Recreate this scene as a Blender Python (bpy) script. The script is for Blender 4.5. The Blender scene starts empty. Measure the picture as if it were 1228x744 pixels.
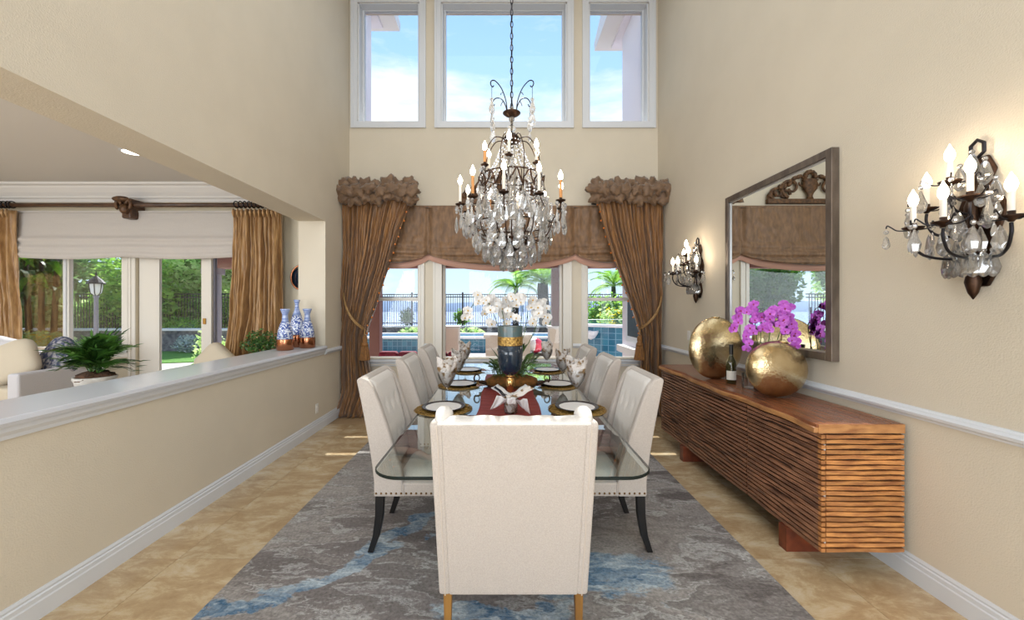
import bpy, bmesh, math, random
from mathutils import Vector, Matrix, noise as mnoise
random.seed(7)
SC = bpy.context.scene
COL = SC.collection
PI = math.pi
# ------------------------------------------------------------------ camera
F = 480.0                      # focal length in pixels of the 1228 px frame
cam_data = bpy.data.cameras.new('camera'); cam = bpy.data.objects.new('camera', cam_data); COL.objects.link(cam)
cam.location = (0, 0, 1.51); cam.rotation_euler = (PI/2, 0, 0)
cam_data.sensor_width = 36; cam_data.lens = 36*F/1228
cam_data.shift_x = 0.00814; cam_data.shift_y = -0.00407
cam_data.clip_start = 0.05; cam_data.clip_end = 9000
SC.camera = cam
# ------------------------------------------------------------------ colour management, light paths
SC.view_settings.view_transform = 'Standard'; SC.view_settings.look = 'None'
SC.view_settings.exposure = 0.27; SC.view_settings.gamma = 1.0; SC.view_settings.use_curve_mapping = False
SC.cycles.use_denoising = True
SC.cycles.max_bounces = 10; SC.cycles.transparent_max_bounces = 24; SC.cycles.transmission_bounces = 8
SC.cycles.glossy_bounces = 5; SC.cycles.diffuse_bounces = 4
SC.cycles.sample_clamp_indirect = 4.0; SC.cycles.caustics_reflective = False; SC.cycles.caustics_refractive = False

def lin(c):
    return tuple(((v/255)/12.92 if v/255 <= .04045 else ((v/255+.055)/1.055)**2.4) for v in c)
def rgba(c): return (*lin(c), 1)

# ------------------------------------------------------------------ sky
world = bpy.data.worlds.new('sky'); SC.world = world; world.use_nodes = True
nt = world.node_tree; N = nt.nodes; L = nt.links; N.clear()
wo = N.new('ShaderNodeOutputWorld'); bg = N.new('ShaderNodeBackground'); tc = N.new('ShaderNodeTexCoord')
sep = N.new('ShaderNodeSeparateXYZ'); L.new(tc.outputs['Generated'], sep.inputs[0])
rmp = N.new('ShaderNodeValToRGB'); L.new(sep.outputs['Z'], rmp.inputs[0])
e = rmp.color_ramp.elements
e[0].position = 0.0; e[0].color = (.66, .80, .95, 1)
e[1].position = 1.0; e[1].color = (.10, .27, .72, 1)
for p, c in ((.08, (.58, .77, .97, 1)), (.30, (.46, .70, .98, 1)), (.55, (.35, .59, .97, 1))):
    q = e.new(p); q.color = c
mpn = N.new('ShaderNodeMapping'); mpn.inputs['Scale'].default_value = (1.6, 1.6, 6.5); L.new(tc.outputs['Generated'], mpn.inputs[0])
ns = N.new('ShaderNodeTexNoise'); ns.inputs['Scale'].default_value = 1.6; ns.inputs['Detail'].default_value = 7; ns.inputs['Roughness'].default_value = .6
L.new(mpn.outputs[0], ns.inputs['Vector'])
cr = N.new('ShaderNodeValToRGB'); cr.color_ramp.elements[0].position = .47; cr.color_ramp.elements[1].position = .74; L.new(ns.outputs[0], cr.inputs[0])
# clouds lie in a bank above the sea and thin out upwards
cz = N.new('ShaderNodeValToRGB'); L.new(sep.outputs['Z'], cz.inputs[0])
z = cz.color_ramp.elements; z[0].position = .1; z[0].color = (.0, .0, .0, 1); z[1].position = 1; z[1].color = (.25, .25, .25, 1)
for p, v in ((.26, .25), (.38, 1.), (.46, .85), (.52, .18), (.7, .2)):
    q = z.new(p); q.color = (v, v, v, 1)
add = N.new('ShaderNodeMath'); add.operation = 'MULTIPLY_ADD'; L.new(cz.outputs[0], add.inputs[0]); add.inputs[1].default_value = .34; add.inputs[2].default_value = -.10
ad2 = N.new('ShaderNodeMath'); ad2.operation = 'ADD'; L.new(ns.outputs[0], ad2.inputs[0]); L.new(add.outputs[0], ad2.inputs[1]); L.new(ad2.outputs[0], cr.inputs[0])
mx = N.new('ShaderNodeMixRGB'); L.new(cr.outputs[0], mx.inputs[0]); L.new(rmp.outputs[0], mx.inputs[1]); mx.inputs[2].default_value = (.93, .95, .98, 1)
L.new(mx.outputs[0], bg.inputs['Color']); bg.inputs['Strength'].default_value = 1.2; L.new(bg.outputs[0], wo.inputs[0])
# ------------------------------------------------------------------ sun and added fill lights
def lamp(kind, name, loc, energy, color=(1,1,1), **k):
    d = bpy.data.lights.new(name, kind); d.energy = energy; d.color = color
    o = bpy.data.objects.new(name, d); COL.objects.link(o); o.location = loc
    for a, v in k.items():
        if a == 'rot': o.rotation_euler = v
        else: setattr(d, a, v)
    return o
sun = lamp('SUN', 'sun', (0, 30, 30), 7.5, (1, .975, .93), angle=math.radians(.6))
sun.rotation_euler = Vector((.0, -math.cos(math.radians(43)), -math.sin(math.radians(43)))).to_track_quat('-Z', 'Y').to_euler()
lamp('AREA', 'ceiling_fill_light', (0, 1.6, 6.15), 82, (.82, .91, 1), shape='RECTANGLE', size=3.6, size_y=6.0)  # added fill lamp under the unseen ceiling
lamp('AREA', 'rear_room_fill_light', (.7, -3.2, 1.8), 216, (.82, .91, 1), shape='RECTANGLE', size=4.0, size_y=3.4, rot=(PI/2, 0, 0))  # added fill lamp behind the camera, the wall there has no window
lamp('AREA', 'living_room_fill_light', (-5.6, 1.2, 3.15), 70, (.84, .92, 1), shape='RECTANGLE', size=3.5, size_y=4.5)  # added fill lamp below the living room ceiling
lamp('AREA', 'rear_living_fill_light', (-5.6, -3.2, 1.8), 270, (.84, .92, 1), shape='RECTANGLE', size=4.5, size_y=2.6, rot=(PI/2, 0, 0))  # added fill lamp facing the living room's window wall, not a window
lamp('AREA', 'upper_wall_fill_light', (0, -2.6, 5.6), 26, (.78, .89, 1), shape='RECTANGLE', size=3.5, size_y=1.0, rot=(PI/2.2, 0, 0))  # added lamp that brightens the upper walls in place of bounced light

# ------------------------------------------------------------------ materials
def newmat(name):
    m = bpy.data.materials.new(name); m.use_nodes = True
    nt = m.node_tree; return m, nt, nt.nodes['Principled BSDF']
def mat(name, c, rough=.6, metal=0, c2=None, scale=8, detail=4, bump=0, bscale=None, stretch=None, spec=None, sheen=0, coat=0, lo=.35, hi=.65, emis=0, rand=0):
    m, nt, p = newmat(name); N = nt.nodes; L = nt.links
    p.inputs['Base Color'].default_value = rgba(c); p.inputs['Roughness'].default_value = rough; p.inputs['Metallic'].default_value = metal
    if spec is not None: p.inputs['Specular IOR Level'].default_value = spec
    if sheen: p.inputs['Sheen Weight'].default_value = sheen
    if coat: p.inputs['Coat Weight'].default_value = coat; p.inputs['Coat Roughness'].default_value = .1
    if emis:
        p.inputs['Emission Color'].default_value = rgba(c); p.inputs['Emission Strength'].default_value = emis
    t = N.new('ShaderNodeTexCoord'); mp = N.new('ShaderNodeMapping'); L.new(t.outputs['Object'], mp.inputs[0])
    if stretch: mp.inputs['Scale'].default_value = stretch
    out = None
    if c2:
        n = N.new('ShaderNodeTexNoise'); n.inputs['Scale'].default_value = scale; n.inputs['Detail'].default_value = detail
        L.new(mp.outputs[0], n.inputs['Vector'])
        r = N.new('ShaderNodeValToRGB'); r.color_ramp.elements[0].position = lo; r.color_ramp.elements[1].position = hi
        r.color_ramp.elements[0].color = rgba(c); r.color_ramp.elements[1].color = rgba(c2)
        L.new(n.outputs[0], r.inputs[0]); out = r.outputs[0]
    if rand:
        oi = N.new('ShaderNodeObjectInfo'); hs = N.new('ShaderNodeHueSaturation')
        mr = N.new('ShaderNodeMapRange'); L.new(oi.outputs['Random'], mr.inputs[0]); mr.inputs[3].default_value = 1-rand; mr.inputs[4].default_value = 1+rand
        L.new(mr.outputs[0], hs.inputs['Value'])
        if out: L.new(out, hs.inputs['Color'])
        else: hs.inputs['Color'].default_value = rgba(c)
        out = hs.outputs[0]
    if out: L.new(out, p.inputs['Base Color'])
    if bump:
        n2 = N.new('ShaderNodeTexNoise'); n2.inputs['Scale'].default_value = bscale or scale*4; n2.inputs['Detail'].default_value = 3
        L.new(mp.outputs[0], n2.inputs['Vector'])
        b = N.new('ShaderNodeBump'); b.inputs['Strength'].default_value = bump; b.inputs['Distance'].default_value = .01
        L.new(n2.outputs[0], b.inputs['Height']); L.new(b.outputs[0], p.inputs['Normal'])
    return m
def glassmat(name, tint, ior=1.45, rough=.0, boost=1.0):
    m = bpy.data.materials.new(name); m.use_nodes = True; nt = m.node_tree; N = nt.nodes; L = nt.links; N.clear()
    o = N.new('ShaderNodeOutputMaterial'); mixs = N.new('ShaderNodeMixShader'); tr = N.new('ShaderNodeBsdfTransparent'); g = N.new('ShaderNodeBsdfGlossy')
    fr = N.new('ShaderNodeFresnel'); fr.inputs[0].default_value = ior; tr.inputs[0].default_value = (*tint, 1); g.inputs['Roughness'].default_value = rough
    ml = N.new('ShaderNodeMath'); ml.operation = 'MULTIPLY'; ml.use_clamp = True; ml.inputs[1].default_value = boost; L.new(fr.outputs[0], ml.inputs[0])
    L.new(ml.outputs[0], mixs.inputs[0]); L.new(tr.outputs[0], mixs.inputs[1]); L.new(g.outputs[0], mixs.inputs[2]); L.new(mixs.outputs[0], o.inputs[0])
    return m
def crystalmat(name):
    m = bpy.data.materials.new(name); m.use_nodes = True; nt = m.node_tree; N = nt.nodes; L = nt.links; N.clear()
    o = N.new('ShaderNodeOutputMaterial'); g = N.new('ShaderNodeBsdfGlass'); g.inputs['IOR'].default_value = 1.52; g.inputs['Roughness'].default_value = 0
    tr = N.new('ShaderNodeBsdfTransparent'); mixs = N.new('ShaderNodeMixShader'); mixs.inputs[0].default_value = .15
    L.new(g.outputs[0], mixs.inputs[1]); L.new(tr.outputs[0], mixs.inputs[2])
    df = N.new('ShaderNodeBsdfTranslucent'); df.inputs[0].default_value = (.95, .95, .96, 1); gl = N.new('ShaderNodeBsdfGlossy'); gl.inputs['Roughness'].default_value = .08  # white translucent share stands in for the sparkle of refracted light
    m2 = N.new('ShaderNodeMixShader'); m2.inputs[0].default_value = .5; L.new(df.outputs[0], m2.inputs[1]); L.new(gl.outputs[0], m2.inputs[2])
    m3 = N.new('ShaderNodeMixShader'); m3.inputs[0].default_value = .44; L.new(mixs.outputs[0], m3.inputs[1]); L.new(m2.outputs[0], m3.inputs[2]); L.new(m3.outputs[0], o.inputs[0]); return m

M = {}
M['wall'] = mat('wall_paint', (213, 202, 183), .85, c2=(210, 199, 180), scale=3, bump=.25, bscale=120)
M['living_wall'] = mat('living_wall_paint', (210, 199, 176), .85, bump=.15, bscale=120)
M['ceil'] = mat('ceiling_paint', (214, 209, 204), .9)
M['trim'] = mat('white_trim_paint', (214, 216, 220), .35)
M['cream'] = mat('cream_window_frame', (222, 216, 206), .4)
M['travertine'] = mat('travertine', (192, 162, 122), .16, c2=(222, 203, 174), scale=2.6, detail=11, bump=.06, bscale=30, stretch=(1, 2.0, 1), lo=.43, hi=.60, rand=.05)
def tile_travertine():
    m, nt, p = newmat('travertine_tile'); N = nt.nodes; L = nt.links
    g = N.new('ShaderNodeNewGeometry'); oi = N.new('ShaderNodeObjectInfo'); cb = N.new('ShaderNodeMath'); cb.operation = 'MULTIPLY'; cb.inputs[1].default_value = 30; L.new(oi.outputs['Random'], cb.inputs[0])
    va = N.new('ShaderNodeVectorMath'); va.operation = 'ADD'; L.new(g.outputs['Position'], va.inputs[0]); L.new(cb.outputs[0], va.inputs[1])
    mp = N.new('ShaderNodeMapping'); mp.inputs['Scale'].default_value = (1, 1.8, 1); L.new(va.outputs[0], mp.inputs[0])
    n = N.new('ShaderNodeTexNoise'); n.inputs['Scale'].default_value = 3.6; n.inputs['Detail'].default_value = 12; n.inputs['Roughness'].default_value = .74; n.inputs['Distortion'].default_value = .4; L.new(mp.outputs[0], n.inputs['Vector'])
    r = N.new('ShaderNodeValToRGB'); L.new(n.outputs[0], r.inputs[0]); e = r.color_ramp.elements; e[0].position = .36; e[0].color = rgba((172, 143, 106)); e[1].position = .68; e[1].color = rgba((214, 199, 172))
    k = e.new(.49); k.color = rgba((189, 163, 126)); k = e.new(.54); k.color = rgba((201, 178, 142))
    hs = N.new('ShaderNodeHueSaturation'); mr = N.new('ShaderNodeMapRange'); L.new(oi.outputs['Random'], mr.inputs[0]); mr.inputs[3].default_value = .93; mr.inputs[4].default_value = 1.06; L.new(mr.outputs[0], hs.inputs['Value']); L.new(r.outputs[0], hs.inputs['Color'])
    L.new(hs.outputs[0], p.inputs['Base Color']); p.inputs['Roughness'].default_value = .17
    b = N.new('ShaderNodeBump'); b.inputs['Strength'].default_value = .05; L.new(n.outputs[0], b.inputs['Height']); L.new(b.outputs[0], p.inputs['Normal']); return m
M['travertine'] = tile_travertine()
M['grout'] = mat('grout', (160, 132, 98), .8)
M['linen'] = mat('linen', (190, 180, 171), .9, c2=(179, 168, 159), scale=190, detail=2, bump=.35, bscale=260, sheen=.2)
M['linen_lit'] = mat('linen_lit', (226, 220, 213), .9, c2=(216, 209, 202), scale=190, detail=2, bump=.3, bscale=260, sheen=.2)  # same linen, window light on inner sides and tops put into a paler colour
M['piping'] = mat('linen_piping', (196, 184, 172), .9)
M['nail'] = mat('antique_brass_nail', (122, 96, 66), .35, metal=1)
M['blackwood'] = mat('black_lacquered_wood', (24, 22, 22), .35)
M['oakleg'] = mat('gilded_oak', (150, 108, 52), .4, c2=(120, 82, 36), scale=14, stretch=(1, 1, .2))
M['drape'] = mat('bronze_silk_drape', (158, 111, 60), .40, c2=(98, 64, 33), scale=14, detail=5, bump=.7, bscale=22, stretch=(3.0, 2.4, .3), sheen=.3, lo=.3, hi=.7)
M['ruffle'] = mat('bronze_silk_ruffle', (128, 99, 72), .55, c2=(100, 75, 53), scale=16, bump=.5, bscale=26, sheen=.3)
M['valance'] = mat('bronze_silk_valance', (134, 100, 68), .5, c2=(104, 76, 50), scale=14, bump=.35, bscale=22, stretch=(1.8, 1, .6), sheen=.3)
M['lining'] = mat('coral_lining', (216, 168, 148), .7)
M['gold_drape'] = mat('old_gold_silk_drape', (180, 140, 90), .40, c2=(142, 104, 62), scale=14, bump=.3, bscale=24, stretch=(2, 2, .4), sheen=.3)
M['rope'] = mat('tan_rope', (176, 140, 92), .7, c2=(120, 86, 46), scale=90, stretch=(1, 1, 1))
M['tassel'] = mat('gold_tassel', (158, 108, 52), .6, c2=(100, 62, 26), scale=60, stretch=(4, 4, .3), bump=.5, bscale=80)
M['amber'] = mat('amber_bead', (200, 112, 40), .12, coat=.5)
M['shade'] = mat('white_linen_shade', (236, 230, 224), .9, c2=(228, 221, 215), scale=110, bump=.25, bscale=160)
def add_translucent(m, f, c):
    nt = m.node_tree; N = nt.nodes; L = nt.links; t = N.new('ShaderNodeBsdfTranslucent'); t.inputs[0].default_value = rgba(c); mx = N.new('ShaderNodeMixShader'); mx.inputs[0].default_value = f
    L.new(N['Principled BSDF'].outputs[0], mx.inputs[1]); L.new(t.outputs[0], mx.inputs[2]); L.new(mx.outputs[0], N['Material Output'].inputs[0])
add_translucent(M['shade'], .45, (226, 220, 214))
M['bronze'] = mat('aged_bronze', (74, 52, 38), .42, metal=.85, c2=(48, 36, 30), scale=30)
M['darkiron'] = mat('dark_iron', (40, 38, 42), .4, metal=.8)
M['ornament'] = mat('carved_bronze_wood', (116, 82, 52), .5, metal=.25, c2=(66, 44, 28), scale=22, bump=.5, bscale=40)
M['rodwood'] = mat('walnut_rod', (92, 64, 46), .4, c2=(62, 42, 30), scale=20, stretch=(.3, 1, 1))
M['candle'] = mat('cream_candle_sleeve', (232, 224, 212), .5)
M['candle_amber'] = mat('honey_candle_sleeve', (206, 144, 86), .5)
M['crystal'] = crystalmat('cut_crystal')
M['pane'] = glassmat('window_glass', (.97, .985, .985), 1.35, 0, .8)
M['tableglass'] = glassmat('table_glass', (.77, .86, .83), 1.55, 0, 2.0)
M['glassedge'] = mat('glass_edge', (12, 24, 21), .4, spec=.25)
M['thinglass'] = glassmat('goblet_glass', (.95, .96, .965), 1.45, .02, .9)
M['goldleaf'] = mat('hammered_gold_leaf', (226, 207, 168), .27, metal=1, c2=(188, 163, 120), scale=5, detail=8, bump=.35, bscale=45, lo=.35, hi=.6)
M['copper'] = mat('copper_band', (176, 116, 84), .2, metal=1)
M['mirror'] = mat('mirror_glass', (236, 240, 240), .0, metal=1)
M['pewter'] = mat('pewter_frame', (120, 108, 98), .45, metal=.55, c2=(96, 86, 78), scale=20, stretch=(1, 1, .3))
M['pewter_lip'] = mat('silver_lip', (178, 176, 176), .3, metal=.8)
M['sidetop'] = mat('walnut_top', (154, 98, 66), .26, c2=(118, 70, 48), scale=10, detail=8, stretch=(6, .6, 1), bump=.05, lo=.3, hi=.7)
M['liveedge'] = mat('pale_sapwood_edge', (196, 142, 88), .5, c2=(150, 98, 58), scale=9, stretch=(1, .7, 3), bump=.3, bscale=20)
M['slat_a'] = mat('orange_walnut_slat', (204, 142, 82), .45, c2=(150, 96, 56), scale=9, detail=6, stretch=(1, 1, 5), rand=.22)
M['slat_b'] = mat('dark_walnut_slat', (156, 110, 82), .45, c2=(100, 68, 52), scale=9, detail=6, stretch=(1, .7, 5), rand=.25)
M['carcass'] = mat('dark_carcass', (34, 22, 18), .6)
M['redwood'] = mat('red_brown_block', (128, 62, 34), .45, c2=(92, 42, 24), scale=12)
M['runner'] = mat('brick_red_runner', (142, 52, 46), .6, c2=(120, 40, 38), scale=24, stretch=(.3, 3, 1), bump=.5, bscale=30)
M['goldmat'] = mat('woven_gold', (176, 140, 74), .4, metal=.5, c2=(112, 84, 34), scale=60, bump=.9, bscale=90)
M['plate_rim'] = mat('dark_plate_rim', (34, 37, 50), .25)
M['plate'] = mat('pale_plate', (232, 229, 227), .4)
M['napkin'] = mat('ivory_napkin', (214, 206, 200), .8, c2=(128, 98, 58), scale=26, detail=5, lo=.5, hi=.62)
M['ribbon'] = mat('silver_white_ribbon', (218, 216, 216), .45)
M['navy'] = mat('navy_glass', (24, 42, 58), .18, coat=.4, c2=(20, 34, 50), scale=6)
M['teal'] = mat('oxidised_teal_glass', (74, 96, 98), .3, c2=(120, 92, 66), scale=12, detail=6, lo=.5, hi=.8, coat=.3)
M['goldband'] = mat('crackled_gold_band', (212, 172, 96), .35, metal=.7, c2=(120, 88, 46), scale=60, bump=.8, bscale=70)
M['moss'] = mat('rust_moss', (128, 78, 30), .95, c2=(84, 62, 20), scale=30, bump=1, bscale=60)
M['leaf'] = mat('green_leaf', (58, 92, 40), .4, c2=(92, 112, 40), scale=6)
M['leaf_dark'] = mat('dark_green_leaf', (34, 66, 30), .4, c2=(70, 112, 40), scale=9)
M['leaf_lime'] = mat('lime_leaf', (96, 142, 44), .45, c2=(56, 98, 30), scale=8)
M['leaf_highlight'] = mat('highlight_green_leaf', (92, 138, 52), .4, c2=(50, 92, 34), scale=9)  # highlights on the palm fronds put into a lighter green
M['tip'] = mat('brown_leaf', (68, 44, 34), .5, c2=(92, 84, 34), scale=6)
M['petal'] = mat('white_petal', (236, 232, 228), .6)
M['pollen'] = mat('yellow_centre', (214, 170, 54), .6)
M['purple'] = mat('magenta_petal', (168, 62, 176), .55, c2=(196, 108, 204), scale=20)
M['crimson'] = mat('crimson_centre', (150, 30, 60), .5)
M['bamboo'] = mat('bamboo_stake', (148, 110, 62), .6)
M['bottle'] = mat('olive_bottle_glass', (52, 50, 18), .08, coat=1)
M['label'] = mat('paper_label', (222, 218, 210), .7)
M['foil'] = mat('black_foil', (30, 28, 28), .3)
M['bluewhite'] = mat('blue_white_glaze', (222, 228, 240), .25, c2=(62, 88, 160), scale=55, detail=3, lo=.46, hi=.54, coat=.5)
M['palebluewhite'] = mat('pale_blue_glaze', (178, 192, 222), .25, c2=(110, 132, 190), scale=14, stretch=(1, 1, 8), lo=.4, hi=.6, coat=.5)
M['pot'] = mat('whitewashed_pot', (196, 192, 186), .8, c2=(160, 154, 146), scale=14)
M['coir'] = mat('brown_coir', (104, 72, 52), .95, c2=(62, 42, 30), scale=40, bump=1, bscale=70)
M['sofa'] = mat('pale_grey_sofa', (196, 194, 198), .9, bump=.3, bscale=150)
M['beigepillow'] = mat('beige_cushion', (196, 184, 164), .9, bump=.2, bscale=60)
M['bluepillow'] = mat('blue_print_cushion', (52, 62, 98), .85, c2=(170, 166, 168), scale=24, detail=6, lo=.42, hi=.62)
M['brass'] = mat('brass', (170, 130, 70), .3, metal=1)
M['plastic'] = mat('white_plastic', (226, 222, 216), .4)
M['stucco'] = mat('white_stucco', (222, 218, 226), .9, bump=.5, bscale=40)
M['tanstucco'] = mat('tan_stucco', (228, 218, 206), .9, bump=.5, bscale=40)
M['pinkbeam'] = mat('rose_brown_timber', (134, 96, 92), .7)
M['browncol'] = mat('brown_timber', (112, 72, 62), .7)
M['greypost'] = mat('grey_post', (128, 124, 134), .7)
M['patio'] = mat('pale_patio_concrete', (214, 200, 188), .85, c2=(200, 184, 172), scale=2)
M['lawn'] = mat('lawn', (104, 150, 50), .95, c2=(66, 112, 34), scale=14, bump=1, bscale=60)
M['soil'] = mat('garden_soil', (92, 82, 70), .95, c2=(62, 58, 48), scale=5)
M['stone'] = mat('grey_garden_wall', (132, 128, 130), .9, c2=(88, 86, 90), scale=9, bump=.6)
M['coping'] = mat('pale_coping', (220, 218, 218), .7)
M['barkmat'] = mat('bark', (64, 58, 52), .95, c2=(40, 35, 31), scale=12, bump=1, stretch=(1, 1, 3))
M['fol_a'] = mat('foliage_green', (84, 128, 48), .7, c2=(44, 84, 32), scale=2.2)
M['fol_b'] = mat('foliage_light', (150, 184, 96), .7, c2=(88, 128, 58), scale=2.2)
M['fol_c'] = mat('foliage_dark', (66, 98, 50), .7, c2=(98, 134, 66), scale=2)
M['fol_y'] = mat('yellow_blossom', (236, 206, 40), .6)
M['fol_s'] = mat('silver_foliage', (176, 188, 180), .8)
M['maroon'] = mat('maroon_cushion', (124, 24, 52), .85)
M['rattan'] = mat('dark_rattan', (52, 40, 36), .7)
M['sea'] = mat('hazy_sea', (112, 130, 164), .9, c2=(128, 146, 178), scale=.01, stretch=(1, 6, 1))  # distance haze is put into the greyed blue colour
M['ridge'] = mat('hazy_ridge', (246, 248, 252), 1)  # near-white colour carries the distance haze
M['ledgetop'] = mat('ledge_paint', (206, 208, 214), .22)
M['lamp_on'] = mat('recessed_lamp_glow', (255, 246, 230), .5, emis=6)
M['frost'] = mat('frosted_lantern_glass', (222, 222, 218), .4)
def foliage(name, c, c2, sc=2.2):
    m, nt, p = newmat(name); N = nt.nodes; L = nt.links
    g = N.new('ShaderNodeNewGeometry'); n = N.new('ShaderNodeTexNoise'); n.inputs['Scale'].default_value = sc; n.inputs['Detail'].default_value = 5; L.new(g.outputs['Position'], n.inputs['Vector'])
    r = N.new('ShaderNodeValToRGB'); r.color_ramp.elements[0].position = .38; r.color_ramp.elements[1].position = .62; r.color_ramp.elements[0].color = rgba(c); r.color_ramp.elements[1].color = rgba(c2); L.new(n.outputs[0], r.inputs[0])
    L.new(r.outputs[0], p.inputs['Base Color']); p.inputs['Roughness'].default_value = .6
    t = N.new('ShaderNodeBsdfTranslucent'); L.new(r.outputs[0], t.inputs[0]); mx = N.new('ShaderNodeMixShader'); mx.inputs[0].default_value = .68
    L.new(p.outputs[0], mx.inputs[1]); L.new(t.outputs[0], mx.inputs[2]); L.new(mx.outputs[0], N['Material Output'].inputs[0]); return m
M['fol_a'] = foliage('foliage_green', (176, 212, 96), (108, 162, 64))
M['fol_b'] = foliage('foliage_light', (226, 240, 180), (166, 206, 114))
M['fol_c2'] = foliage('foliage_deep', (96, 138, 74), (136, 174, 100))
M['leaf_lime'] = foliage('lime_leaf', (150, 196, 60), (90, 150, 44), 3)
M['fol_y'] = foliage('yellow_blossom', (246, 220, 60), (240, 200, 40))
def emitmat(name, c, s):
    m = bpy.data.materials.new(name); m.use_nodes = True; nt = m.node_tree; nt.nodes.clear()
    o = nt.nodes.new('ShaderNodeOutputMaterial'); q = nt.nodes.new('ShaderNodeEmission'); q.inputs[0].default_value = (*c, 1); q.inputs[1].default_value = s
    nt.links.new(q.outputs[0], o.inputs[0]); return m
M['bulb'] = emitmat('lit_flame_bulb', (1, .82, .60), 32)
def tilemat():
    m, nt, p = newmat('blue_pool_tile'); N = nt.nodes; L = nt.links
    t = N.new('ShaderNodeTexCoord'); mp = N.new('ShaderNodeMapping'); mp.inputs['Rotation'].default_value = (PI/2, 0, 0); L.new(t.outputs['Object'], mp.inputs[0])
    b = N.new('ShaderNodeTexBrick'); b.offset = 0; b.inputs['Scale'].default_value = 1; b.inputs['Brick Width'].default_value = .16; b.inputs['Row Height'].default_value = .16
    b.inputs['Mortar Size'].default_value = .008; b.inputs['Color1'].default_value = rgba((40, 96, 120)); b.inputs['Color2'].default_value = rgba((62, 126, 146)); b.inputs['Mortar'].default_value = rgba((110, 150, 168))
    L.new(mp.outputs[0], b.inputs[0]); L.new(b.outputs[0], p.inputs['Base Color']); p.inputs['Roughness'].default_value = .15; return m
M['pooltile'] = tilemat()
def water(name, c):
    m, nt, p = newmat(name); p.inputs['Base Color'].default_value = rgba(c); p.inputs['Roughness'].default_value = .05
    n = nt.nodes.new('ShaderNodeTexNoise'); n.inputs['Scale'].default_value = 5; b = nt.nodes.new('ShaderNodeBump'); b.inputs['Strength'].default_value = .2
    nt.links.new(n.outputs[0], b.inputs['Height']); nt.links.new(b.outputs[0], p.inputs['Normal']); return m
M['water'] = water('pool_water', (46, 130, 168))
M['darkwater'] = water('spa_water', (26, 74, 104))
def rugmat():
    m, nt, p = newmat('marbled_rug_pile'); N = nt.nodes; L = nt.links
    t = N.new('ShaderNodeTexCoord')
    def math_(op, a, b=None, clamp=False):
        n = N.new('ShaderNodeMath'); n.operation = op; n.use_clamp = clamp
        for i, v in enumerate((a, b)):
            if v is None: continue
            if isinstance(v, (int, float)): n.inputs[i].default_value = v
            else: L.new(v, n.inputs[i])
        return n.outputs[0]
    def noise(vec, s, d=6, r=.6, dist=0):
        n = N.new('ShaderNodeTexNoise'); n.inputs['Scale'].default_value = s; n.inputs['Detail'].default_value = d; n.inputs['Roughness'].default_value = r; n.inputs['Distortion'].default_value = dist
        L.new(vec, n.inputs['Vector']); return n
    mp = N.new('ShaderNodeMapping'); L.new(t.outputs['Object'], mp.inputs[0]); mp.inputs['Rotation'].default_value = (0, 0, math.radians(38)); mp.inputs['Scale'].default_value = (.6, 1.5, 1)
    w = noise(mp.outputs[0], 1.5, 6, .6); wv = N.new('ShaderNodeVectorMath'); wv.operation = 'MULTIPLY_ADD'
    L.new(w.outputs['Color'], wv.inputs[0]); wv.inputs[1].default_value = (1.5, 1.5, 0); L.new(mp.outputs[0], wv.inputs[2])
    base = noise(wv.outputs[0], .85, 3, .5); fine = noise(wv.outputs[0], 5, 10, .72, .6); grain = noise(t.outputs['Object'], 60, 3, .6)
    b1 = math_('ADD', base.outputs[0], math_('MULTIPLY', math_('SUBTRACT', fine.outputs[0], .5), .21))
    r = N.new('ShaderNodeValToRGB'); L.new(b1, r.inputs[0]); el = r.color_ramp.elements
    el[0].position = .30; el[0].color = rgba((108, 99, 97)); el[1].position = .72; el[1].color = rgba((122, 115, 114))
    for q, c in ((.39, (112, 104, 102)), (.44, (146, 141, 137)), (.452, (186, 184, 182)), (.466, (144, 138, 134)), (.50, (162, 156, 151)), (.545, (128, 121, 118)), (.557, (180, 178, 175)), (.57, (126, 119, 117)), (.62, (118, 111, 109)), (.632, (168, 166, 164)), (.645, (122, 115, 114))):
        k = el.new(q); k.color = rgba(c)
    sp = N.new('ShaderNodeSeparateXYZ'); L.new(t.outputs['Object'], sp.inputs[0])
    wob = math_('MULTIPLY', math_('SUBTRACT', noise(t.outputs['Object'], 1.6, 5, .6).outputs[0], .5), 1.0)
    # band A: blue vein rising from the near left corner to the left chair legs ; band B: swirl right of the host chair
    def band(x0, y0, x1, y1, wd):
        dx, dy = x1-x0, y1-y0; ln = math.hypot(dx, dy); nx, ny = -dy/ln, dx/ln
        d = math_('ADD', math_('MULTIPLY', sp.outputs[0], nx), math_('MULTIPLY', sp.outputs[1], ny)); d = math_('SUBTRACT', d, x0*nx+y0*ny); d = math_('ADD', d, math_('MULTIPLY', wob, .9))
        g = math_('SUBTRACT', 1, math_('DIVIDE', math_('ABSOLUTE', d), wd), True)
        s = math_('ADD', math_('MULTIPLY', sp.outputs[0], dx/ln), math_('MULTIPLY', sp.outputs[1], dy/ln)); s = math_('SUBTRACT', s, (x0*dx+y0*dy)/ln)
        g2 = math_('MULTIPLY', math_('MULTIPLY', s, 4, ), 1, True); g3 = math_('MULTIPLY', math_('SUBTRACT', ln, s), 3, True)
        return math_('MULTIPLY', math_('MULTIPLY', g, g2), g3)
    m1 = math_('MAXIMUM', band(-1.55, 1.80, -.25, 2.95, .11), math_('MAXIMUM', band(.10, 2.05, 1.05, 2.40, .20), band(-.45, 1.90, .55, 1.98, .10)))
    streak = noise(wv.outputs[0], 9, 8, .75, 1.2)
    sm = math_('MULTIPLY', m1, math_('MULTIPLY', math_('SUBTRACT', streak.outputs[0], .30), 6, True), True); sm = math_('MULTIPLY', math_('SUBTRACT', sm, .28), 6, True)
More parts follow.
